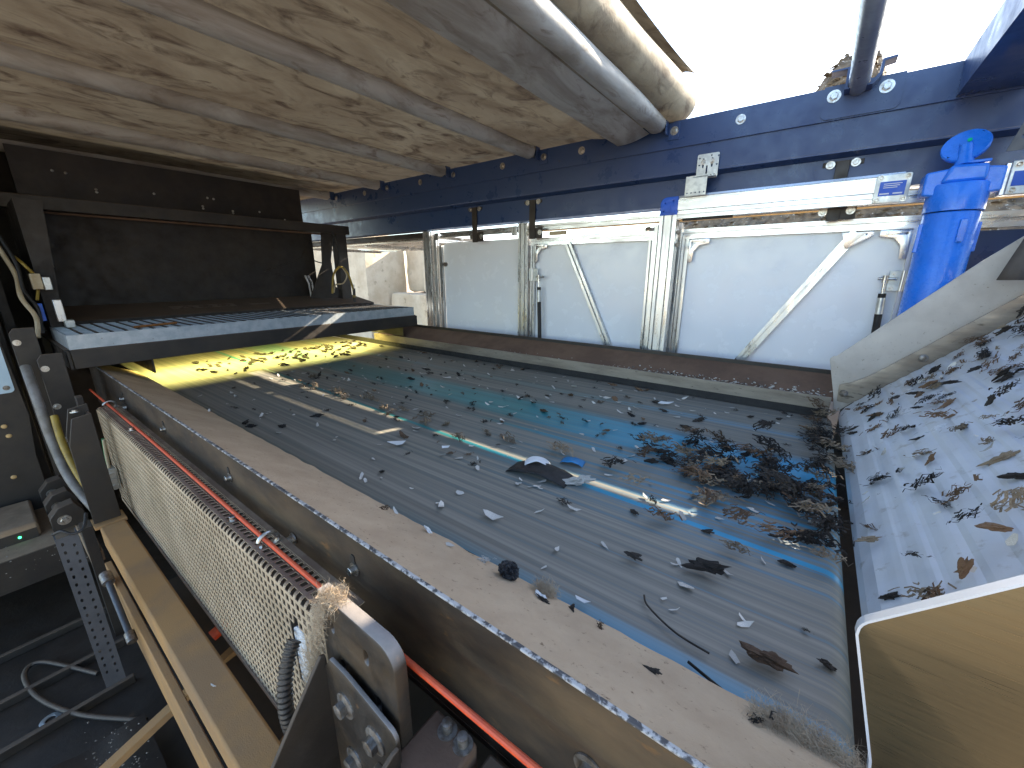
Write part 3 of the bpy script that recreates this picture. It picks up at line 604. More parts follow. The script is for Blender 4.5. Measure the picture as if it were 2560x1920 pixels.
# tarp
def tarp_z(x, y):
    if x > -1.27: z = 1.655 + (1.625 - 1.655) * ((-1.0 - x) / .27)
    elif x > -1.75: t = (-1.27 - x) / .48; z = 1.625 + (1.712 - 1.625) * (t * t * (3 - 2 * t))
    else: z = 1.712
    ph = (x % 1.0); z -= .014 * math.sin(math.pi * ph) if x < -2 else 0
    z += .006 * noise.noise(Vector((x * 2.5, y * 1.1, 0))) + .004 * noise.noise(Vector((x * 8, y * 3, 2)))
    k_ = max(0, min(1, (y - 2.80) / .12)); z = z + (1.722 - z) * k_
    return z
rtp = thing('roof_tarp', (-3, 1, 1.7), 'dirty beige roof tarp stretched over the tubes', 'tarp')
b = MB().grid(lambda a, c: (-1.0 - 5.4 * a, -1.15 + 4.22 * c + .02 * noise.noise(Vector((a * 30, 0, 4))) * c, tarp_z(-1.0 - 5.4 * a, -1.15 + 4.22 * c)), 130, 60); b.build('tarp_sheet', 'tarp', rtp, smooth=60)
for k in range(1, 6):
    x = -float(k); ye = (2.90, 2.90, 2.92, 2.92, 2.92)[k - 1]
    def sl_(a, c, x=x, ye=ye, k=k):
        an = R(200 + 320 * c - 90 + 10) ; y = -1.15 + (ye + 1.15) * a
        r = .05 + .004 * noise.noise(Vector((x * 3 + c * 4, y * 2.2, 0))) + .010 * (abs(c - .5) * 2) ** 2
        return (x + r * 1.15 * math.cos(an), y, 1.685 + r * math.sin(an) + (-.002))
    b = MB().grid(sl_, 60, 26); b.build('tube_sleeve', 'sleeve', rtp, smooth=70)
# hanging flap at the edge of the first bay
def flap_(a, c):
    y = -1.15 + 4.07 * a; x = -1.05 - .23 * c
    return (x, y + (.03 * c if a == 1 else 0), 1.645 - .028 * c - .012 * math.sin(c * 3.1) + .005 * noise.noise(Vector((x * 6, y * 2, 9))))
MB().grid(flap_, 60, 8).build('edge_flap', 'sleeve', rtp, smooth=60)
def roll_(a, c):
    t = c * 2.6 * math.pi * 2 / 2.2; r = (.125 + .035 * a * a) - .05 * c + .01 * noise.noise(Vector((a * 5, c * 4, 0))); y = -1.1 + 4.15 * a
    cx_ = -1.03 + .10 * a * a; cz = 1.86 + .02 * math.sin(a * 5)
    return (cx_ + r * math.cos(t + .6), y, cz + r * math.sin(t + .6))
MB().grid(roll_, 60, 50).build('rolled_edge', 'tarp', rtp, smooth=70)

# cross beam top right --------------------------------------------------------
xb = thing('cross_beam', (.45, 2, 1.55), 'dark blue cross beam overhead at the right leading towards the viewer', 'beam')
MB().box(.375, .383, -1.5, 2.989, 1.56, 1.714).build('web', 'navy', xb); MB().box(.3835, .60, -1.5, 2.989, 1.560, 1.568).build('bottom_flange', 'navy', xb); MB().box(.592, .60, -1.5, 2.989, 1.5685, 1.714).build('rear_web', 'navy', xb)
MB().box(.3835, .5915, -1.5, 2.989, 1.706, 1.714).build('top_flange', 'navy', xb)

# ================================================================== ALUMINIUM FRAME, PANELS AND DOORS
YP = 3.15
U, V = (1, 0, 0), (0, 1, 0)
def post(x0, x1, ztop, label, y=YP - .02, n=2):
    t = thing('frame_post', ((x0 + x1) / 2, y, -.3), label, 'post', 'aluminium frame posts')
    w_ = x1 - x0; profile('slotted_profile', ((x0 + x1) / 2, y, -.3), ((x0 + x1) / 2, y, ztop), w_, .08, n, 2, U, V, t)
    return t
p1 = post(-3.50, -3.40, 1.19, 'leftmost slotted aluminium post beside the gap with stone blocks', n=2)
profile('inner_profile', (-3.365, YP, -.3), (-3.365, YP, 1.16), .045, .045, 1, 1, U, V, p1); profile('inner_profile', (-3.305, YP + .02, -.3), (-3.305, YP + .02, 1.05), .045, .045, 1, 1, U, V, p1)
MB().box(-3.345, -3.285, YP - .04, YP - .03, 1.10, 1.17).build('end_bracket', 'alu', p1, bev=.003)
p2 = post(-2.235, -2.135, 1.19, 'middle slotted aluminium post between small panel and first door', n=2)
MB().box(-2.30, -2.24, YP - .075, YP - .064, 1.09, 1.17).build('end_bracket', 'alu', p2, bev=.003)
p3 = post(-.945, -.835, 1.14, 'blue capped slotted aluminium post between the two doors', y=3.0, n=2)
b = plate([(-.945, 1.141), (-.835, 1.141), (-.835, 1.25), (-.905, 1.25)] + [(-.905 + .04 * math.cos(R(a)), 1.21 + .04 * math.sin(R(a))) for a in range(105, 181, 15)], [circ(-.865, 1.225, .007, 8), circ(-.915, 1.215, .007, 8), circ(-.925, 1.165, .007, 8)], .012, ((0, 2.962, 0), (1, 0, 0), (0, 0, 1)), .002)
cp = b.build('blue_corner_cap', 'bluecap', p3, smooth=40); MB().box(-.943, -.837, 2.97, 3.035, 1.1415, 1.245).build('cap_body', 'bluecap', cp, bev=.01)
MB().box(-.912, -.880, 2.952, 2.957, 1.16, 1.20).build('cap_boss', 'bluecap', cp); MB().box(-.875, -.845, 2.952, 2.957, 1.15, 1.172).build('cap_boss', 'bluecap', cp)
profile('rear_profile', (-.988, YP - .02, -.3), (-.988, YP - .02, 1.10), .06, .08, 1, 2, U, V, p3); profile('rear_profile', (-.892, YP - .03, -.3), (-.892, YP - .03, 1.10), .125, .06, 2, 1, U, V, p3)
for z in (.95, 1.03): bolt(p3, (-.822, 2.99, z), (0, -1, 0), .010, 'hex', 'boltdirty')
# upper rails
ur = thing('upper_rail', (-2.2, YP, 1.1), 'slotted aluminium top rail above the small panel and first door', 'rail')
profile('slotted_profile', (-3.28, YP, 1.148), (-2.24, YP, 1.148), .05, .05, 1, 1, (0, 1, 0), (0, 0, 1), ur, 'alux'); profile('slotted_profile', (-2.13, YP, 1.148), (-.95, YP, 1.148), .06, .05, 1, 1, (0, 1, 0), (0, 0, 1), ur, 'alux')
MB().box(-1.93, -1.76, YP - .03, YP - .02, 1.075, 1.108).build('latch', 'cream', ur, bev=.003)
ur2 = thing('upper_rail', (0, YP, 1.1), 'slotted aluminium top rail above the large door on the right', 'rail')
profile('slotted_profile', (-.83, YP + .01, 1.156), (1.6, YP + .01, 1.156), .05, .062, 1, 1, (0, 1, 0), (0, 0, 1), ur2, 'alux')
tmb = MB().box(-2.1, 1.6, YP + .042, YP + .058, 1.120, 1.136); tag(tmb.build('timber_batten', 'timber'), 'sunlit wooden batten in the slit above the doors', 'batten')
# small panel
sp = thing('wall_panel', (-2.75, YP + .02, .2), 'small cream white panel between the first two posts', 'panel')
plate(rrect(-3.28, -2.22, -.2, 1.072, .05, corners=(0, 1, 0, 0)), [], .004, ((0, YP + .03, 0), (1, 0, 0), (0, 0, 1))).build('sheet', 'panel', sp)
for x, d in ((-3.25, 1), (-2.26, -1)):
    h_ = MB().cyl((x, YP + .005, .855), (x, YP + .028, .855), .022 if d > 0 else .008, 16).cyl((x - .055 * d, YP + .012, .855), (x - .001 * d, YP + .012, .855), .010, 10).build('pin_catch', 'boltdirty', sp)
def corner_br(parent, x, z, dx, dz):
    pts = [(0, 0), (.13 * dx, 0), (.13 * dx, .03 * dz), (.07 * dx, .04 * dz), (.035 * dx, .08 * dz), (.03 * dx, .15 * dz), (0, .15 * dz)]
    plate([(x + a, z + c) for a, c in pts], [circ(x + .02 * dx, z + .02 * dz, .007, 10)], .006, ((0, YP - .028, 0), (1, 0, 0), (0, 0, 1)), .001).build('corner_bracket', 'alu', parent)
    bolt(parent, (x + .10 * dx, YP - .031, z + .015 * dz), (0, -1, 0), .006, 'hex'); bolt(parent, (x + .015 * dx, YP - .031, z + .12 * dz), (0, -1, 0), .006, 'hex')
def door(x0, x1, ztop, label, diag, corners):
    t = thing('panel_door', ((x0 + x1) / 2, YP, -.2), label, 'door', 'panel doors'); s_ = .045
    profile('top_rail', (x0, YP, ztop - s_ / 2), (x1, YP, ztop - s_ / 2), s_, s_ + .02, 1, 1, (0, 1, 0), (0, 0, 1), t, 'alux')
    for x in (x0 + s_ / 2, x1 - s_ / 2): profile('stile', (x, YP, -.2), (x, YP, ztop - s_ - .0105), s_, s_, 1, 1, U, V, t)
    plate([(x0 + .03, -.2), (x1 - .03, -.2), (x1 - .03, ztop - .02), (x0 + .03, ztop - .02)], [], .004, ((0, YP + .012, 0), (1, 0, 0), (0, 0, 1))).build('sheet', 'panel', t)
    a, c = Vector((diag[0], YP - .0115, diag[1])), Vector((diag[2], YP - .0115, diag[3])); d = (c - a).normalized(); n_ = d.cross(Vector((0, 1, 0)))
    profile('diagonal_brace', a, c, .055, .042, 1, 1, n_, (0, 1, 0), t)
    for q in corners: corner_br(t, *q)
    return t
d1 = door(-2.125, -1.02, 1.052, 'first white door with brace falling to the right and aluminium frame', (-1.745, 1.005, -1.22, -.05), ((-2.078, 1.008, 1, -1),))
d2 = door(-.825, .405, 1.050, 'large white door with brace rising to the right beside blue cylinder', (.125, .99, -.50, -.05), ((-.778, .99, 1, -1), (.358, .99, -1, -1)))
plate([(.06, .985), (.20, .985), (.20, .965), (.10, .90), (.085, .90)], [circ(.17, .974, .006, 8)], .006, ((0, YP - .036, 0), (1, 0, 0), (0, 0, 1)), .001).build('brace_gusset', 'alu', d2)
d3 = thing('dark_door', (.9, YP, -.2), 'dark door panel right of the blue cylinder', 'door')
MB().box(.42, 1.6, YP + .008, YP + .014, -.2, .97).build('sheet', 'navy', d3); profile('top_rail', (.415, YP, 1.02), (1.6, YP, 1.02), .045, .075, 1, 1, (0, 1, 0), (0, 0, 1), d3, 'alux')
def hinge(x, z, parent):
    h = MB().box(x - .07, x - .012, YP - .034, YP - .0265, z - .055, z + .055).build('hinge', 'zinc', parent, bev=.002); MB().cyl((x - .010, YP - .034, z - .055), (x - .010, YP - .034, z + .055), .010, 14).build('knuckle', 'alu', h)
    MB().box(x, x + .05, YP - .034, YP - .0265, z - .055, z + .055).build('leaf', 'zinc', h, bev=.002)
    bolt(h, (x - .05, YP - .035, z + .04), (0, -1, 0), .007, 'hex'); bolt(h, (x - .05, YP - .035, z - .04), (0, -1, 0), .007, 'hex')
hinge(-2.085, .75, d1); hinge(.375, .72, d2)
def spring(x0, z0, x1, z1, label):
    t = thing('gas_spring', (x0, YP - .05, z0), label, 'gas spring', 'door gas springs'); y = YP - .055; d = Vector((x1 - x0, 0, z1 - z0))
    p = lambda k: Vector((x0, y, z0)) + d * k
    MB().cyl(p(0), p(.12), .008, 12).build('rod', 'alu', t); MB().cyl(p(.12), p(1), .0175, 18).build('cylinder', 'rubber', t); MB().cyl(p(.16), p(.32), .0181, 18).build('label_band', 'zinc', t)
    MB().cyl(p(0) + Vector((-.03, .0, .012)), p(0) + Vector((.05, .0, .012)), .007, 10).cyl(p(0) + Vector((0, 0, -.01)), p(0) + Vector((0, 0, .03)), .013, 12).build('ball_joint', 'bolt', t)
spring(-2.01, .72, -1.985, .08, 'black gas spring on the left stile of the first door')
spring(.29, .72, .315, .15, 'black gas spring with label beside the blue cylinder')

# linear module rail in front of the beam -------------------------------------
lr = thing('linear_rail', (-.2, 2.99, 1.15), 'heavy silver aluminium rail from blue cap to blue cylinder', 'rail')
pf = [(0, 1.113), (0, 1.128), (.010, 1.130), (.010, 1.137), (0, 1.139), (0, 1.150), (.012, 1.153), (.012, 1.163), (0, 1.166), (0, 1.229), (.010, 1.232), (.010, 1.239), (0, 1.242), (.004, 1.254), (.05, 1.256), (.05, 1.113)]
MB().prism([(2.958 + a, z) for a, z in pf], -.833, .26, 'X').build('slotted_profile', 'alux', lr, smooth=0)
ep = plate(rrect(.155, .285, 1.113, 1.245, .006), [], .010, ((0, 2.951, 0), (1, 0, 0), (0, 0, 1)), .002).build('end_plate', 'zinc', lr)
MB().box(.17, .27, 2.944, 2.9455, 1.145, 1.213).build('blue_label', 'label', ep)
for k, z in enumerate((1.200, 1.191, 1.182)): MB().box(.185, .255 - .008 * k, 2.943, 2.9438, z, z + .003).build('label_line', 'white', ep)
MB().box(.175, .212, 2.943, 2.9438, 1.152, 1.158).build('label_line', 'white', ep); MB().box(.226, .262, 2.943, 2.9438, 1.152, 1.158).build('label_line', 'white', ep)
for x in (.17, .27):
    for z in (1.126, 1.232): bolt(ep, (x, 2.945, z), (0, -1, 0), .008, 'socket')
MB().box(-.80, -.5, 2.975, 2.99, 1.099, 1.1125).build('cable_clip', 'rubber', lr)
# zinc Z bracket between beam and rail
zb = thing('z_bracket', (-.7, 2.97, 1.24), 'galvanised Z shaped bracket with keyhole slots on the beam', 'bracket')
hl = [circ(-.735 + .034 * i, z, .005, 10) for i, z in ((0, 1.465), (2.0, 1.475), (3.2, 1.468))] + [circ(-.735, 1.425, .005, 10), circ(-.632, 1.42, .005, 10), circ(-.66, 1.362, .005, 10), circ(-.64, 1.362, .005, 10), slot(-.712, 1.435, .005, .045), slot(-.66, 1.435, .005, .045), slot(-.688, 1.395, .005, .04)]
plate(rrect(-.748, -.622, 1.345, 1.487, .008), hl, .004, ((0, 2.987, 0), (1, 0, 0), (0, 0, 1))).build('upper_leaf', 'zinc', zb)
MB().box(-.748, -.622, 2.925, 2.9845, 1.3455, 1.3495).build('shelf', 'zinc', zb)
plate([(-.79, 1.24), (-.664, 1.24), (-.664, 1.356), (-.79, 1.356)], [circ(-.776 + .025 * i, 1.258, .005, 8) for i in range(5)], .004, ((0, 2.927, 0), (1, 0, 0), (0, 0, 1))).build('lower_leaf', 'zinc', zb)
MB().box(-.79, -.664, 2.9295, 2.9845, 1.352, 1.356).build('shelf', 'zinc', zb, bev=.001)
for x in (-.712, -.66): bolt(zb, (x, 2.984, 1.44), (0, -1, 0), .010, 'hex')

# blue cylinder ------------------------------------------------------------
bc = thing('blue_cylinder', (.455, 2.88, .3), 'bright blue painted cylinder drive with round disc cap', 'cylinder drive')
cx_, cy_ = .450, 2.885; cr = .098
MB().tube([(cx_, cy_, .2), (cx_, cy_, 1.03), (cx_, cy_, 1.036)], cr, 48, True, [cr, cr, cr - .004]).build('barrel', 'blue', bc)
MB().tube([(cx_, cy_, 1.04), (cx_, cy_, 1.15), (cx_, cy_, 1.16)], cr, 48, True, [cr + .006, cr + .006, cr]).build('head_collar', 'blue', bc, bev=.002)
for s_ in (-1, 1):
    MB().prism([(cx_ + s_ * .02, 1.10), (cx_ + s_ * .128, 1.115), (cx_ + s_ * .128, 1.215), (cx_ + s_ * .05, 1.225), (cx_ + s_ * .02, 1.235)], cy_ - .055, cy_ + .075, 'Y').build('mounting_wing', 'blue', bc, bev=.008)
MB().prism([(cx_ - .075, 1.161), (cx_ + .075, 1.161), (cx_ + .07, 1.232), (cx_ - .05, 1.238)], cy_ - .075, cy_ + .08, 'Y').build('head_block', 'blue', bc, bev=.014)
MB().box(cx_ - .01, cx_ + .075, cy_ - .05, cy_ + .05, 1.239, 1.252).build('head_plate', 'blue', bc, bev=.004)
nk = Vector((cx_ - .005, cy_ - .02, 1.235)); tp = nk + Vector((-.006, .02, .09))
MB().tube([nk, nk.lerp(tp, .4), tp], .03, 20, True, [.036, .028, .022]).build('neck', 'blue', bc)
dn = Vector((-.25, -.75, .45)).normalized(); dc = tp + Vector((.0, .015, .0))
dsk = MB().tube([dc - dn * .024, dc - dn * .020, dc - dn * .010, dc + dn * .004, dc + dn * .011, dc + dn * .012, dc + dn * .006], .08, 48, True, [.055, .068, .079, .081, .077, .070, .066]).build('round_disc', 'blue', bc)
MB().tube([dc + dn * .002, dc + dn * .022], .022, 18, True, [.026, .016]).build('disc_boss', 'blue', dsk); MB().cyl(dc + dn * .022 + Vector((.012, 0, .008)), dc + dn * .028 + Vector((.012, 0, .008)), .008, 12).build('green_dot', mat('green_dot', (.0, .55, .25), rough=.4), dsk)
MB().box(cx_ + .02, cx_ + .045, cy_ - cr - .006, cy_ - cr + .03, .90, 1.0).build('key_rib', 'blue', bc, bev=.003); MB().box(cx_ + cr - .02, cx_ + cr + .008, cy_ - .02, cy_ + .01, .86, .99).build('key_rib', 'blue', bc, bev=.003)
MB().box(cx_ - cr - .008, cx_ - cr + .02, cy_ - .03, cy_ + .0, .86, .99).build('key_rib', 'blue', bc, bev=.003)
# second rail stub at the right edge
rs = thing('rail_end', (.64, 2.93, 1.1), 'silver rail end plate with blue label at the right edge', 'rail')
MB().box(.585, .80, 2.90, 2.95, 1.10, 1.235).build('slotted_profile', 'alux', rs, bev=.003); MB().box(.60, .72, 2.888, 2.8995, 1.10, 1.24).build('end_plate', 'zinc', rs, bev=.003)
MB().box(.612, .70, 2.885, 2.8872, 1.135, 1.195).build('blue_label', 'label', rs)
for x in (.62, .70):
    for z in (1.118, 1.222): bolt(rs, (x, 2.887, z), (0, -1, 0), .008, 'socket')
# perforated strut and rubber flaps at right edge
pst = plate([(.535, 1.25), (.60, 1.25), (.72, 1.75), (.66, 1.75)], [circ(.575 + .03 * k * .5, 1.30 + k * .06, .010, 12) for k in range(7)], .005, ((0, 2.72, 0), (1, 0, 0), (0, 0, 1))); tag(pst.build('perforated_strut', 'strut'), 'grey perforated strap rising at the right edge', 'strut')
for k, (x, lab) in enumerate(((.60, 'left dusty rubber strip hanging over the pale chute wing'), (.70, 'right dusty rubber strip hanging over the pale chute wing'))):
    def fl(a, c, x=x): return (x - .02 + .085 * c + .16 * a * (.8 + .4 * 0), 2.55 - .03 * math.sin(c * 3), .735 + .52 * a)
    o = MB().grid(fl, 10, 4).build('rubber_strip', 'flap'); m_ = o.modifiers.new('thickness', 'SOLIDIFY'); m_.thickness = .006; tag(o, lab, 'strip')

# ================================================================== DISCHARGE CHUTE (right)
chs = thing('discharge_chute', (.5, 1.66, .2), 'white ribbed discharge chute rising beyond the belt end', 'chute')
pc = [(.195, .018), (.20, .045), (.215, .075), (.26, .125), (.32, .185), (.40, .265)]
while pc[-1][0] < 1.7: pc.append((pc[-1][0] + .05, pc[-1][1] + .0505))
fine = []
for i in range(len(pc) - 1):
    for k in range(8): fine.append((pc[i][0] + (pc[i + 1][0] - pc[i][0]) * k / 8, pc[i][1] + (pc[i + 1][1] - pc[i][1]) * k / 8))
def rib_(a, c):
    i = min(int(a * (len(fine) - 1) + .5), len(fine) - 1); x, z = fine[i]; s_ = math.hypot(x - .19, z)
    am = .0022 * max(0, min(1, (s_ - .06) * 8)); q = (s_ / .052) % 1.0; d = am * (1 if .15 < q < .62 else (-.2 if q > .7 or q < .06 else .4))
    return (x - d * .7, .625 + 2.05 * c, z + d * .7)
o = MB().grid(rib_, len(fine) - 1, 6).build('ribbed_sheet', 'rib', chs, smooth=0); m_ = o.modifiers.new('thickness', 'SOLIDIFY'); m_.thickness = .006; m_.offset = -1
WG = [(.172, .03), (.158, .13), (.112, .315)] + [(.112 + .02 - .02 * math.cos(R(a)), .318 + .02 * math.sin(R(a))) for a in (20, 60, 100)] + [(.55, .805), (1.6, 1.86), (1.75, 1.70), (.46, .36), (.30, .18), (.215, .075)]
plate(WG, [], .010, ((0, 2.695, 0), (1, 0, 0), (0, 0, 1)), .002).build('far_wing', 'wing', chs)
FL = [(.176, .09), (.172, .178), (.22, .20), (.27, .235), (.33, .29), (1.6, 1.57), (1.67, 1.49), (.40, .245), (.32, .165), (.26, .11), (.22, .085)]
fl_ = plate([(a, c + .012) for a, c in FL], [], .008, ((0, 2.683, 0), (1, 0, 0), (0, 0, 1)), .001).build('far_flange', 'strip', chs)
for x, z in ((.195, .148), (.455, .37), (.75, .665)): bolt(fl_, (x, 2.678, z), (0, -1, 0), .017, 'dome', 'boltdirty', 'button_bolt')
WN = [(.175, .0), (.159, .13), (.113, .312)] + [(.113 + .024 - .024 * math.cos(R(a)), .318 + .024 * math.sin(R(a))) for a in (10, 25, 40)] + [(.222, .447), (.55, .80), (1.6, 1.88), (1.75, 1.66), (.46, .33), (.30, .15), (.215, -.06), (.17, -.06)]
nw_ = plate(WN, [], .008, ((0, .600, 0), (1, 0, 0), (0, 0, 1)), .001).build('near_wing', 'wingnear', chs)
rp = [Vector((a, 0, c)) for a, c in WN[:9]]; rn = []
for i in range(len(rp)):
    d = (rp[min(i + 1, len(rp) - 1)] - rp[max(i - 1, 0)]).normalized(); rn.append(Vector((-d.z, 0, d.x)))
def rim_(a, c):
    i = round(a * (len(rp) - 1)); k = round(c * 4) % 4; off, y = ((.0008, .5945), (.0038, .5945), (.0038, .608), (.0008, .608))[k]; return rp[i] + rn[i] * off + Vector((0, y, 0))
bb = MB().grid(rim_, len(rp) - 1, 4)
bb.build('near_wing_rim', 'rib', chs)  # white strip puts the light on the sheet edge into the colour
MB().box(.14, 1.7, .612, 2.68, -.55, -.50).build('drop_pan', 'soot', chs); MB().box(.10, .14, .60, 2.69, -.55, -.12).build('drop_plate', 'soot', chs)
MB().box(.20, 1.7, 2.701, 2.72, -.55, .10).build('side_sheet', 'soot', chs); MB().box(.17, 1.7, .585, .595, -.55, -.02).build('side_sheet', 'soot', chs); MB().box(1.7, 1.72, .585, 2.72, -.55, 1.7).build('end_sheet', 'soot', chs)
bolt(nw_, (.172, .594, .075), (0, -1, 0), .016, 'flange', 'boltdirty', 'flange_bolt')

# ================================================================== LOWER LEFT FLOOR
struct(MB().box(-5.2, .6, -1.2, 2.6, -1.16, -1.10).build('floor', 'floor'))
for k, (x, y1) in enumerate(((-2.95, .12), (-2.6, .12), (-2.3, .10))):
    tag(MB().box(x - .012, x + .012, -1.2, y1, -1.099, -1.06).build('floor_rib', 'black', bev=.003), ('farthest', 'middle', 'nearest')[k] + ' raised dark rib across the lower left deck', 'rib', 'deck ribs')
lg = thing('dusty_ledge', (-3.3, -.2, -.7), 'dusty brown ledge plate below the black pillar', 'ledge')
MB().box(-3.62, -3.05, -1.2, .13, -.66, -.63).build('top', 'ledge', lg, bev=.004); MB().box(-3.05, -3.04, -1.2, .13, -.80, -.631).build('front_lip', 'soot', lg)
MB().box(-3.9, -2.72, .10, .15, -.66, -.60).build('side_angle', 'ledge', lg, bev=.004)
for k, x in enumerate((-3.62, -3.38, -3.16)):
    t = thing('clamp_foot', (x, .06, -.6), ('farthest', 'middle', 'nearest')[k] + ' black clamp foot on the dusty side angle', 'clamp', 'clamp feet')
    MB().prism([(.02, -.598), (.02, -.52), (.06, -.47), (.12, -.46), (.15, -.52), (.15, -.598)], x - .04, x + .04, 'X').build('body', 'black', t, bev=.004)
    bolt(t, (x + .041, .07, -.545), (1, 0, 0), .018, 'hex')
ctl = thing('control_box', (-3.3, -.2, -.62), 'brown dusty flat box with small green light on the ledge', 'box')
MB().box(-3.60, -3.22, -.75, -.02, -.629, -.545).build('lid', 'ledge', ctl, bev=.012); MB().box(-3.218, -3.212, -.75, -.03, -.629, -.575).build('front_face', 'black', ctl)
MB().cyl((-3.212, -.095, -.60), (-3.208, -.095, -.60), .006, 10).build('green_light', 'green', ctl)
ps = thing('perforated_channel', (-1.95, .035, -1.0), 'slate grey perforated strut channel standing in the lower left', 'strut')
hl = [slot(.035 + (.013 if k % 2 else -.013) - .0, -.135 - .017 * k - .02, .0035, .007) for k in range(36)]
plate([(.008, -.80), (.064, -.80), (.064, -.13), (.008, -.13)], hl, .003, ((-1.98, 0, 0), (0, 1, 0), (0, 0, 1))).build('front_face', 'strut', ps)
MB().box(-2.03, -1.9817, .008, .012, -.80, -.13).build('side_face', 'strut', ps); MB().box(-2.03, -1.9817, .06, .064, -.80, -.13).build('side_face', 'strut', ps)
hose('wire_tie', [(-2.02, .01, -.125), (-1.99, .03, -.11), (-1.975, .05, -.125), (-1.975, .08, -.12), (-2.05, .1, -.10)], .005, 'rubber', 'black wire tied round the top of the perforated channel', cat='cable')
hose('floor_cable', [(-2.45, .0, -1.07), (-2.75, -.15, -1.07), (-2.72, -.21, -1.07), (-2.5, -.18, -1.07), (-2.25, -.08, -1.07), (-2.0, .08, -1.07)], .010, 'hose', 'dark cable looping over the lower left deck', cat='cable')
ws = plate(circ(0, 0, .032, 28), [circ(0, 0, .017, 22)], .005, ((-2.36, -.165, -1.095), (1, 0, 0), (0, 1, 0)), .001); tag(ws.build('loose_washer', 'zinc'), 'shiny round washer lying on the dark deck', 'washer')
bb = thing('deck_bolt', (-2.62, -.16, -1.1), 'small shiny bolt head beside the looped cable on the deck', 'bolt'); bolt(bb, (-2.62, -.16, -1.098), (0, 0, 1), .016, 'hex', 'boltdirty', 'bolt_head')
lk = thing('locking_cylinder', (-2.0, .12, -.7), 'grey rod with ball ends beside the tan beam', 'rod')
MB().tube([(-2.35, .115, -.56), (-2.1, .115, -.70)], .012, 12).build('rod', 'strut', lk); MB().cyl((-2.38, .115, -.55), (-2.33, .115, -.57), .022, 14).build('end_joint', 'boltdirty', lk); MB().cyl((-2.10, .115, -.70), (-2.06, .115, -.72), .018, 14).build('end_joint', 'boltdirty', lk)
for k, (x, ang) in enumerate(((-1.75, .3), (-1.2, .25))): tag(MB().ext([(-.02, -.015), (.02, -.015), (.02, .015), (-.02, .015)], (x, -.1, -.95), (x - .1, .6, -.80), (1, 0, 0), (0, 0, 1)).build('cross_tie', 'tan'), ('far' if k == 0 else 'near') + ' dusty cross tie below the tan beam', 'bar')
dk = MB().grid(lambda a, c: (-2.0 + 1.1 * a, -.5 + .58 * c, -1.03 + .05 * noise.noise(Vector((a * 3, c * 3, 0)))), 20, 12); tag(dk.build('mud_mat', 'floor', smooth=60), 'dark dirty mat on the lower left deck', 'mat')
MB_ = MB().box(-2.6, .2, .30, .40, -.9, -.86); tag(MB_.build('lower_frame_bar', 'soot'), 'dark frame bar seen in the gap behind the tan beam', 'bar')
tag(MB().cyl((-1.7, .30, -.62), (-1.7, .36, -.60), .022, 14).build('orange_cap', 'cord'), 'orange round cap in the gap behind the tan beam', 'cap')

# ================================================================== BACKGROUND
rnd = random.Random(3)
def block(x0, x1, y0, y1, z0, z1, label):
    b = MB(); n_ = 7
    bm = bmesh.new(); bmesh.ops.create_cube(bm, size=1); bmesh.ops.subdivide_edges(bm, edges=bm.edges, cuts=n_, use_grid_fill=True)
    c = Vector(((x0 + x1) / 2, (y0 + y1) / 2, (z0 + z1) / 2))
    for v_ in bm.verts:
        p = Vector((v_.co.x * (x1 - x0), v_.co.y * (y1 - y0), v_.co.z * (z1 - z0))); q = p + c
        e = Vector((abs(v_.co.x), abs(v_.co.y), abs(v_.co.z))); k = sum(1 for t in e if t > .499)
        p -= p.normalized() * (.03 * max(0, k - 1)); p += Vector([noise.fractal(q * 2.3 + Vector((i * 9, 0, 0)), 1, 2, 3) for i in range(3)]) * .035
        v_.co = p
    me = bpy.data.meshes.new('stone_block'); bm.to_mesh(me); bm.free(); me.polygons.foreach_set('use_smooth', [True] * len(me.polygons)); me.set_sharp_from_angle(angle=R(30))
    o = put('stone_block', me, 'stone', c); tag(o, label, 'stone block', 'stone blocks beyond the machine')
block(-11.6, -8.9, 6.0, 7.2, -1.45, 1.7, 'tall pale stone slab leaning left in the gap beyond the machine')
block(-8.85, -7.3, 6.6, 7.8, -1.45, .28, 'large honey coloured stone block at the bottom of the gap')
block(-8.9, -8.0, 7.2, 8.2, .30, 1.6, 'dark stained stone block on top of the honey block')
block(-7.9, -6.8, 6.9, 8.0, .30, 1.3, 'bright sunlit stone block in the middle of the gap')
block(-7.25, -6.3, 6.2, 7.2, -1.45, .33, 'nearest bright stone block beside the aluminium post')
block(-7.0, -5.0, 8.0, 9.0, -1.45, .0, 'lowest stone block of the rear course'); block(-7.1, -5.2, 8.0, 9.0, .02, .62, 'middle stone block of the rear course'); block(-6.9, -4.6, 8.05, 9.0, .64, 1.5, 'top stone block of the rear course')
yb_ = MB().prism([(-6.6, -.9), (-6.3, -.42), (-5.7, -.38), (-5.4, -.9)], 5.0, 5.8, 'Y'); tag(yb_.build('yellow_hood', mat('yellow_paint', (.75, .5, .03), rough=.4), bev=.05), 'small yellow painted hood beyond the machine at the gap bottom', 'hood')
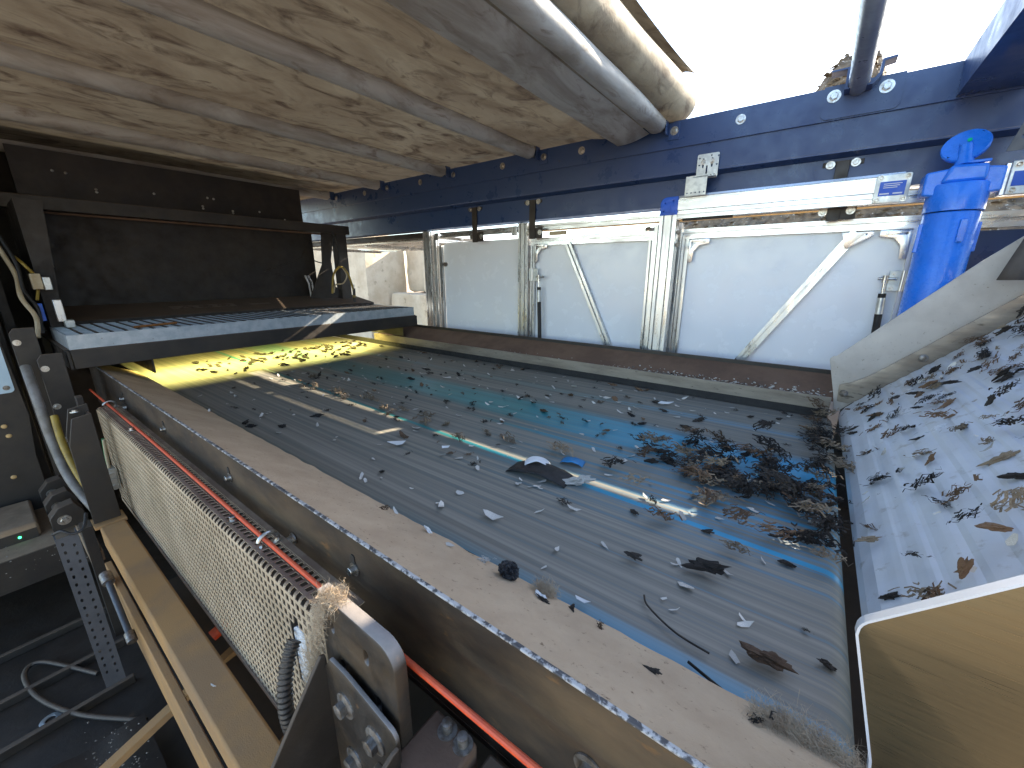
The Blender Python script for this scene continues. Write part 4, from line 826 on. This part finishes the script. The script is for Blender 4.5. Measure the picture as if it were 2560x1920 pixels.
# raised door seen from below
rd = thing('raised_door', (-4.3, 3.8, 1.1), 'raised white door panel seen from below beyond the gap', 'door')
MB().box(-6.3, -3.52, 3.25, 4.6, 1.17, 1.176).build('sheet', 'panel', rd)
for y in (3.3, 3.72, 4.15, 4.57): profile('cross_profile', (-6.3, y, 1.145), (-3.52, y, 1.145), .045, .045, 1, 1, (0, 1, 0), (0, 0, 1), rd, 'alux')
for x in (-6.25, -4.9, -3.56): profile('end_profile', (x, 3.33, 1.12), (x, 4.54, 1.12), .04, .04, 1, 1, (1, 0, 0), (0, 0, 1), rd)
hb = MB().box(-6.4, -3.51, 3.158, 3.245, 1.14, 1.194); tag(hb.build('header_bar', 'soot'), 'dark header bar above the gap left of the first post', 'bar')
# containers seen in the slit above the small panel
ct = thing('white_container', (-6, 9.5, -1.4), 'pale container top seen in the slit above the small panel', 'container'); MB().box(-8.2, -5.2, 9.5, 11, -1.4, 1.62).build('shell', 'panel', ct)
for k in range(12): MB().box(-8.1 + k * .24, -7.98 + k * .24, 9.46, 9.499, -1.3, 1.55).build('corrugation', 'panel', ct)
tag(MB().box(-5.1, -4.3, 9.4, 10.4, -1.4, 1.68).build('blue_crate', 'bluebox'), 'bright blue crate seen in the slit above the small panel', 'crate'); tag(MB().box(-4.2, -1.9, 9.6, 10.6, -1.4, 1.62).build('brown_container', 'redbox'), 'red brown container seen in the slit above the small panel', 'container')
# shredded material heap
def heap_(a, c):
    x = -9 + 22 * a; y = 6.2 + 12 * c
    h = 4.2 * max(0, 1 - ((x - .5) / 8.5) ** 2) * max(0, 1 - ((y - 11.0) / 5.5) ** 2) + 1.9 * math.exp(-((x + .15) / .85) ** 2 - ((y - 10.0) / 1.6) ** 2) - 1.5
    q = Vector((x, y, 0)); h += .28 * noise.fractal(q * .9, 1, 2, 5) + .12 * noise.noise(q * 6)
    return (x, y, max(h, -1.6))
hp = thing('shredded_heap', (1, 11, -1.4), 'big heap of shredded brown waste behind the white panels', 'heap')
MB().grid(heap_, 220, 120).build('mound', 'heap', hp, smooth=0)
b = MB(); r_ = random.Random(5)
for i in range(9000):
    a, c = r_.random(), r_.random() * .55; x, y, z = heap_(a, c)
    if z < -1: continue
    s_ = r_.uniform(.03, .10); q = Matrix.Rotation(r_.uniform(0, 6.28), 3, 'Z') @ Matrix.Rotation(r_.uniform(-1, 1), 3, 'X'); p = Vector((x, y, z + .03))
    b.add([p + q @ Vector(v_) for v_ in ((-s_, -s_ * .4, 0), (s_, -s_ * .3, .02), (s_ * .8, s_ * .4, 0), (-s_ * .7, s_ * .3, .03))], [(0, 1, 2, 3)])
o = b.build('chips', 'straw', hp, smooth=0); o['kind'] = 'stuff'
# power lines
for k in range(3):
    z0 = 15 + k * 2.2
    tag(MB().tube([(-60 + 10 * i, 30 + k * 2, z0 + .35 * (i - 3) * 1.0 + .03 * (i - 6) ** 2) for i in range(13)], .014, 6).build('power_line', 'wire'), ('lowest', 'middle', 'highest')[k] + ' thin power line crossing the bright sky', 'power line', 'power lines')

# ================================================================== DEBRIS
rd_ = random.Random(11)
def flake_mesh(i):
    r = random.Random(100 + i); n_ = r.randint(5, 8); b = MB(); pts = []
    for k in range(n_):
        a = 2 * math.pi * k / n_ + r.uniform(-.25, .25); rr_ = r.uniform(.5, 1); pts.append(Vector((rr_ * math.cos(a), rr_ * .5 * math.sin(a), 0)))
    cv_ = r.uniform(.05, .5); tw = r.uniform(-.3, .3)
    def z(p): return cv_ * p.x * p.x + tw * p.x * p.y * 2 + .1 * noise.noise(p * 2 + Vector((i, 0, 0)))
    ins = [p * .45 for p in pts]; al_ = pts + ins + [Vector((0, 0, 0))]; top = [Vector((p.x, p.y, z(p) + .05)) for p in al_]; bot = [Vector((p.x, p.y, z(p))) for p in al_]
    m_ = len(al_); fs = []
    for k in range(n_):
        k2 = (k + 1) % n_
        fs += [(k, k2, n_ + k2, n_ + k), (n_ + k, n_ + k2, 2 * n_), (m_ + k2, m_ + k, m_ + n_ + k, m_ + n_ + k2), (m_ + n_ + k2, m_ + n_ + k, m_ + 2 * n_), (k2, k, m_ + k, m_ + k2)]
    b.add(top + bot, fs); return b.mesh('flake', (0, 0, 0), 30)[0]
def clump_mesh(i, ragged=.8):
    bm = bmesh.new(); bmesh.ops.create_icosphere(bm, subdivisions=3, radius=1); s_ = Vector((i * 7.3, 0, 0)); r = random.Random(i)
    sp = [Vector((r.gauss(0, 1), r.gauss(0, .8), r.gauss(0, .5))).normalized() for _ in range(7)]
    for v_ in bm.verts:
        n0 = v_.co.normalized(); d = .62 + ragged * .6 * noise.fractal(v_.co * 1.9 + s_, .8, 2, 5) + .28 * noise.noise(v_.co * 6 + s_)
        for k in sp: d += .40 * max(0, n0.dot(k) - .86) / .14 * r.uniform(.6, 1)
        v_.co = Vector((n0.x * 1.3, n0.y * .75, n0.z * .5)) * max(.2, d)
    me = bpy.data.meshes.new('clump'); bm.to_mesh(me); bm.free(); me.polygons.foreach_set('use_smooth', [False] * len(me.polygons)); return me
def shred_mesh(i, n_=44, spread=.75, strips=True):
    r = random.Random(300 + i); b = MB()
    for k in range(n_):
        p = Vector((r.gauss(0, .55) * spread, r.gauss(0, .32) * spread, abs(r.gauss(0, .16)))); d = Vector((1, r.gauss(0, .5), r.gauss(0, .25))).normalized(); L = r.uniform(.2, .6); wv = d.cross(Vector((r.gauss(0, .4), r.gauss(0, .4), 1))).normalized() * r.uniform(.02, .08)
        bend = Vector((0, r.gauss(0, .12), r.gauss(0, .14))); q = [p - d * L / 2, p + bend, p + d * L / 2]
        vs_ = []
        for s_ in q: vs_ += [s_ - wv, s_ + wv]
        b.add(vs_, [(0, 1, 3, 2), (2, 3, 5, 4)])
    return b.mesh('shred', (0, 0, 0), 0)[0]
MESH = {'flake': [flake_mesh(i) for i in range(12)], 'clump': [clump_mesh(i) for i in range(8)], 'shred': [shred_mesh(i) for i in range(6)]}
MCACHE = {}
def piece(kind, name, m, pos, s_, label, cat, group, rz=None, tilt=.25, idx=None):
    i = rd_.randrange(len(MESH[kind])) if idx is None else idx; k = (kind, i, m)
    if k not in MCACHE:
        me = MESH[kind][i].copy(); me.materials.clear(); me.materials.append(M[m]); MCACHE[k] = me
    o = bpy.data.objects.new(name, MCACHE[k]); col.objects.link(o); o.location = pos; o.scale = (s_, s_, s_)
    o.scale.x = s_ * 1.35; o.rotation_euler = (rd_.gauss(0, tilt), rd_.gauss(0, tilt), rd_.gauss(0, .55) if rz is None else rz); return tag(o, label, cat, group)
# belt pieces
def zone(x, y):
    a = 'beside the near guard' if y < 1.0 else ('beside the far guard' if y > 2.3 else ('on the near half' if y < 1.5 else ('on the far half' if y > 1.95 else 'on the middle')))
    b_ = 'close to the grating' if x < -2.4 else ('at two thirds distance' if x < -1.6 else ('halfway along' if x < -.9 else ('towards its right part' if x < -.35 else 'close to its end')))
    return a + ' of the belt ' + b_ if a.startswith('on') else a + ' on the belt ' + b_
def szw(s_, a, b_): return 'tiny' if s_ < a else ('small' if s_ < b_ else 'larger')
for k in range(240):
    x = -3.3 + 3.42 * rd_.random() ** .8; y = rd_.uniform(.74, 2.6); s_ = rd_.uniform(.009, .021) * (1.6 if rd_.random() < .15 else 1)
    piece('flake', 'pale_flake', 'flake', (x, y, .006), s_, szw(s_, .011, .016) + ' pale flake ' + zone(x, y), 'flake', 'pale flakes on the belt')
for k in range(230):
    x = -3.2 + 3.35 * rd_.random(); y = min(2.6, max(.74, rd_.gauss(1.75, .5))); s_ = rd_.uniform(.008, .024)
    kd = 'shred' if rd_.random() < .7 else 'clump'; m_ = rd_.choice(['clump', 'brown', 'clump'])
    piece(kd, 'dark_scrap', m_, (x, y, .008), s_, szw(s_, .013, .018) + (' black ' if m_ == 'clump' else ' brown ') + ('wisp ' if kd == 'shred' else 'scrap ') + zone(x, y), 'scrap', 'dark scraps on the belt')
for k in range(110):
    t = rd_.random(); x = -4.3 + .75 * rd_.random(); y = 1.0 + 1.6 * t; 
    s_ = rd_.uniform(.010, .03); piece('clump', 'dark_lump', 'clump', (x, y, .008), s_, szw(s_, .016, .023) + ' dark lump in the yellow light ' + ('near' if y < 1.5 else ('mid' if y < 2.0 else 'far')) + ' side ' + ('right under' if x < -3.9 else 'in front of') + ' the grating', 'lump', 'dark lumps under the yellow light')
ORDW = 'first second third fourth fifth sixth seventh eighth ninth tenth eleventh twelfth thirteenth fourteenth fifteenth last'.split()
for k in range(16):
    x = -2.95 + 2.0 * (k + rd_.random() * .7) / 16
    piece('shred', 'straw_tangle', 'straw', (x, rd_.gauss(1.36, .05), .010), rd_.uniform(.03, .055), ORDW[k] + ' straw tangle from the grating along the sunlit strip of the belt', 'tangle', 'straw tangles on the belt', rz=rd_.gauss(0, .3))
for k in range(100):
    x = rd_.gauss(-.12, .20); y = rd_.gauss(1.60, .19)
    m_ = rd_.choice(['straw', 'clump', 'clump', 'brown', 'clump'])
    if x < .16: piece('shred', 'shredded_wisp', m_, (x, y, .015 + abs(rd_.gauss(0, .03))), rd_.uniform(.03, .06), {'clump': 'black', 'brown': 'brown', 'straw': 'straw coloured'}[m_] + ' wisp at the ' + ('near' if y < 1.5 else ('far' if y > 1.66 else 'middle')) + (' left' if x < -.17 else (' right' if x > -.03 else ' centre')) + ' of the dense pile by the belt end', 'wisp', 'wisps in the pile at the belt end', rz=rd_.gauss(0, .5))
for k in range(34):
    x = rd_.gauss(.12, .05); y = rd_.uniform(1.3, 2.62)
    m_ = rd_.choice(['straw', 'brown', 'clump']); piece('shred', 'shredded_wisp', m_, (x, y, .02 + abs(rd_.gauss(0, .03))), rd_.uniform(.03, .06), 'loose ' + {'clump': 'black', 'brown': 'brown', 'straw': 'straw coloured'}[m_] + ' wisp leaving the ' + ('far' if y > 2.2 else ('middle' if y > 1.75 else 'near')) + ' edge of the belt end', 'wisp', 'wisps at the belt edge', rz=rd_.gauss(-.4, .5))
# pieces sliding over the chute
for k in range(230):
    s0 = rd_.random() ** .8; x = .20 + .62 * s0; z = .03 + (x - .19) * 1.02 + .05; y = rd_.uniform(.75, 2.6)
    m_ = rd_.choice(['clump', 'brown', 'clump', 'straw', 'flake', 'brown']); kd = 'flake' if m_ == 'flake' else rd_.choice(['shred', 'clump', 'shred'])
    o = piece(kd, 'thrown_scrap', m_, (x, y, z - .03 + abs(rd_.gauss(0, .025))), rd_.uniform(.009, .021) * (1 if kd != 'shred' else 1.9), szw(s0, .3, .65).replace('tiny', 'low').replace('small', 'mid height').replace('larger', 'high') + {'clump': ' black ', 'brown': ' brown ', 'straw': ' straw coloured ', 'flake': ' pale '}[m_] + {'shred': 'wisp', 'clump': 'lump', 'flake': 'flake'}[kd] + ' thrown onto the ' + ('near third' if y < 1.35 else ('middle' if y < 2.0 else 'far third')) + ' of the ribbed chute', 'scrap', 'scraps thrown onto the chute'); o.rotation_euler = (rd_.gauss(0, .3), -.75 + rd_.gauss(0, .3), rd_.gauss(0, .5))
# individual larger pieces
def big(kind, name, m, pos, s_, label, cat, rz=0, idx=0, tilt=.1): return piece(kind, name, m, pos, s_, label, cat, None, rz, tilt, idx)
def sheet_piece(name, m, pos, L, W, curl, rz, label, cat):
    f = lambda a, c: (L * (math.sin((a - .5) * curl) / curl), W * (c - .5), L * (math.cos((a - .5) * curl) - math.cos(.5 * curl)) / curl + .004 * noise.noise(Vector((a * 4, c * 4, rz))))
    b = MB().grid(f, 16, 6); mt = Matrix.Rotation(rz, 3, 'Z'); b.v = [mt @ v_ + Vector(pos) for v_ in b.v]; o = b.build(name, m, smooth=60); q = o.modifiers.new('thickness', 'SOLIDIFY'); q.thickness = .002; return tag(o, label, cat)
sheet_piece('curled_strip', 'white', (-.80, 1.24, .012), .13, .05, 2.0, .5, 'white curled plastic strip arching over a dark scrap mid belt', 'strip')
sheet_piece('dark_sheet', 'rubber', (-.76, 1.20, .004), .26, .10, .8, .1, 'black plastic scrap beneath the white curled strip', 'sheet')
sheet_piece('blue_film', 'bluebox', (-.70, 1.36, .008), .10, .05, 1.0, .2, 'small blue film scrap behind the white curled strip', 'film')
big('shred', 'straw_tangle', 'straw', (-.79, 1.40, .03), .06, 'sunlit orange straw wad behind the white curled strip', 'tangle')
big('clump', 'grey_scrap', 'flake', (-.60, 1.22, .02), .035, 'pale grey lump right of the black plastic scrap', 'scrap', .4, 2)
big('flake', 'crumpled_paper', 'white', (-1.42, 1.03, .02), .036, 'crumpled white paper left of mid belt', 'paper', .9, 3); big('flake', 'paper_scrap', 'white', (-1.22, 1.14, .015), .026, 'squarish white paper right of the crumpled paper', 'paper', .2, 5)
big('flake', 'paper_scrap', 'white', (-.62, 2.36, .02), .045, 'white paper near the far guard at right', 'paper', .4, 1); big('flake', 'wood_chip', 'flake', (-.72, .86, .012), .035, 'cream oval chip close to the near guard', 'chip', .1, 7)
big('flake', 'white_pebble', 'white', (-.33, .72, .015), .018, 'white pebble next to the black lump near the guard', 'pebble', .1, 4); big('clump', 'dark_ball', 'clump', (-.12, 1.0, .03), .030, 'dark round ball on the belt near its end', 'ball', 0, 1)
big('clump', 'dark_ball', 'clump', (-.29, .94, .02), .016, 'small dark ball left of the larger dark ball', 'ball', 0, 4); big('clump', 'brown_wad', 'brown', (.03, .80, .025), .026, 'curled brown wad on the belt close to its near end', 'wad', .2, 3)
hose('long_twig', [(-.22, .83, .01), (-.20, .80, .012), (-.13, .765, .012), (-.06, .755, .012)], .0022, 'clump', 'thin dark curved twig lying on the near right belt', 10, 'twig'); hose('short_twig', [(-.09, .71, .012), (-.04, .69, .016), (.02, .675, .012)], .003, 'clump', 'short dark twig beside the near guard edge', 10, 'twig')
# pieces on the near apron
lump = MB(); r_ = random.Random(8)
me = bpy.data.meshes.new('black_lump'); bmx = bmesh.new(); bmesh.ops.create_icosphere(bmx, subdivisions=5, radius=1)
for v_ in bmx.verts: v_.co = Vector((v_.co.x * 1.1, v_.co.y * .9, v_.co.z * .9)) * (.95 + .30 * noise.noise(v_.co * 3.5) + .28 * abs(noise.noise(v_.co * 8)) + .12 * noise.noise(v_.co * 17))
bmx.to_mesh(me); bmx.free(); o = put('black_lump', me, 'ink', (-.470, .618, .100)); o.scale = (.021, .021, .021); tag(o, 'glossy black crumpled lump sitting on the near guard edge', 'lump')
AP = lambda x, c: (x, YN0 + (YN1 - YN0) * c, ZN0 + (ZN1 - ZN0) * c + .004)
for k, (x, c, s_, m_, kd, lab) in enumerate(((-.93, .12, .018, 'brown', 'shred', 'curled brown leaf on the near guard left of the white pebble'), (-.90, .05, .016, 'flake', 'flake', 'pale curled flake on the near guard edge'), (-.745, .08, .011, 'white', 'clump', 'white pebble on the dusty near guard'), (-.655, .14, .016, 'flake', 'flake', 'crumpled tan leaf on the near guard left of the black lump'), (-.55, .06, .018, 'flake', 'shred', 'pale wisps on the near guard beside the black lump'), (-.375, .16, .011, 'white', 'clump', 'white chip right of the black lump on the guard'), (-.36, .2, .009, 'clump', 'clump', 'tiny dark crumb beside the white chip on the guard'), (-.31, .06, .008, 'clump', 'clump', 'dark crumb at the inner edge of the near guard'), (-.24, .12, .012, 'brown', 'shred', 'brown seed on the near guard right of the fluff'), (-.12, .35, .008, 'clump', 'clump', 'dark crumb in the middle of the near guard'), (.03, .25, .02, 'clump', 'shred', 'dark wisps below the bushy tuft on the guard'), (-2.42, .04, .016, 'flake', 'flake', 'pale flake on the far part of the near guard'), (-2.75, .5, .006, 'straw', 'shred', 'tiny straw on the far part of the near guard'))):
    piece(kd, 'guard_crumb', m_, AP(x, c), s_, lab, 'crumb', 'crumbs on the near guard', tilt=.4)
piece('flake', 'white_crumb', 'white', (-1.28, .20, -.444), .009, 'white crumb lying on the tan beam', 'crumb', None, .5)
# chips in the far trough
b = MB(); r_ = random.Random(21)
for i in range(260):
    x = -1.05 + 1.2 * r_.random() ** .7 if i < 190 else r_.uniform(-2.2, -1.0); c = abs(r_.gauss(0, .11)) ; s_ = r_.uniform(.003, .010) * (1 if i < 190 else .6)
    p = Vector((x, 2.668 + .246 * c, .103 + .10 * c + (.016 * r_.random() if i < 190 else 0))); q = Matrix.Rotation(r_.uniform(0, 6.28), 3, 'Z') @ Matrix.Rotation(r_.uniform(-.7, .7), 3, 'X')
    b.add([p + q @ (Vector(v_) * s_) for v_ in ((-1, -.6, 0), (1, -.5, .1), (.8, .6, 0), (-.8, .7, .2), (-.7, -.4, .6), (.7, -.3, .6), (.6, .4, .55), (-.6, .4, .7))], [(0, 3, 2, 1), (4, 5, 6, 7), (0, 1, 5, 4), (1, 2, 6, 5), (2, 3, 7, 6), (3, 0, 4, 7)])
o = b.build('trough_chips', mat('mixed_chip', (.55, .50, .43), (.08, .06, .05), rough=.8, scale=60, lo=.44, hi=.54), smooth=0); o['kind'] = 'stuff'; tag(o, 'mixed pale and dark chips lying along the far guard trough', 'chips')
for k in range(26): piece('flake', 'trough_chip', rd_.choice(['flake', 'clump', 'flake']), (rd_.uniform(-1.0, .12), 2.675 + .03 * rd_.random(), .118), rd_.uniform(.009, .018), 'larger chip on top of the far guard trough scatter', 'chip', 'larger chips in the far trough', tilt=.5)
# fine crumbs on the deck and ledge
b = MB()
for i in range(240):
    if i < 120: p = Vector((r_.gauss(-1.82, .09), r_.gauss(-.03, .05), -1.02 + .02 * r_.random()))
    else: p = Vector((r_.uniform(-3.6, -2.75), r_.uniform(-.5, .13), -.625 if True else 0))
    s_ = r_.uniform(.0015, .0045); q = Matrix.Rotation(r_.uniform(0, 6.28), 3, 'Z')
    b.add([p + q @ (Vector(v_) * s_) for v_ in ((-1, -.6, 0), (1, -.5, .1), (.8, .6, 0), (-.8, .7, .2), (0, 0, 1))], [(0, 3, 2, 1), (0, 1, 4), (1, 2, 4), (2, 3, 4), (3, 0, 4)])
o = b.build('deck_crumbs', mat('dull_crumb', (.28, .25, .21), (.10, .08, .06), rough=.9, scale=50), smooth=0); o['kind'] = 'stuff'; tag(o, 'fine pale crumbs scattered on the lower left deck', 'crumbs')
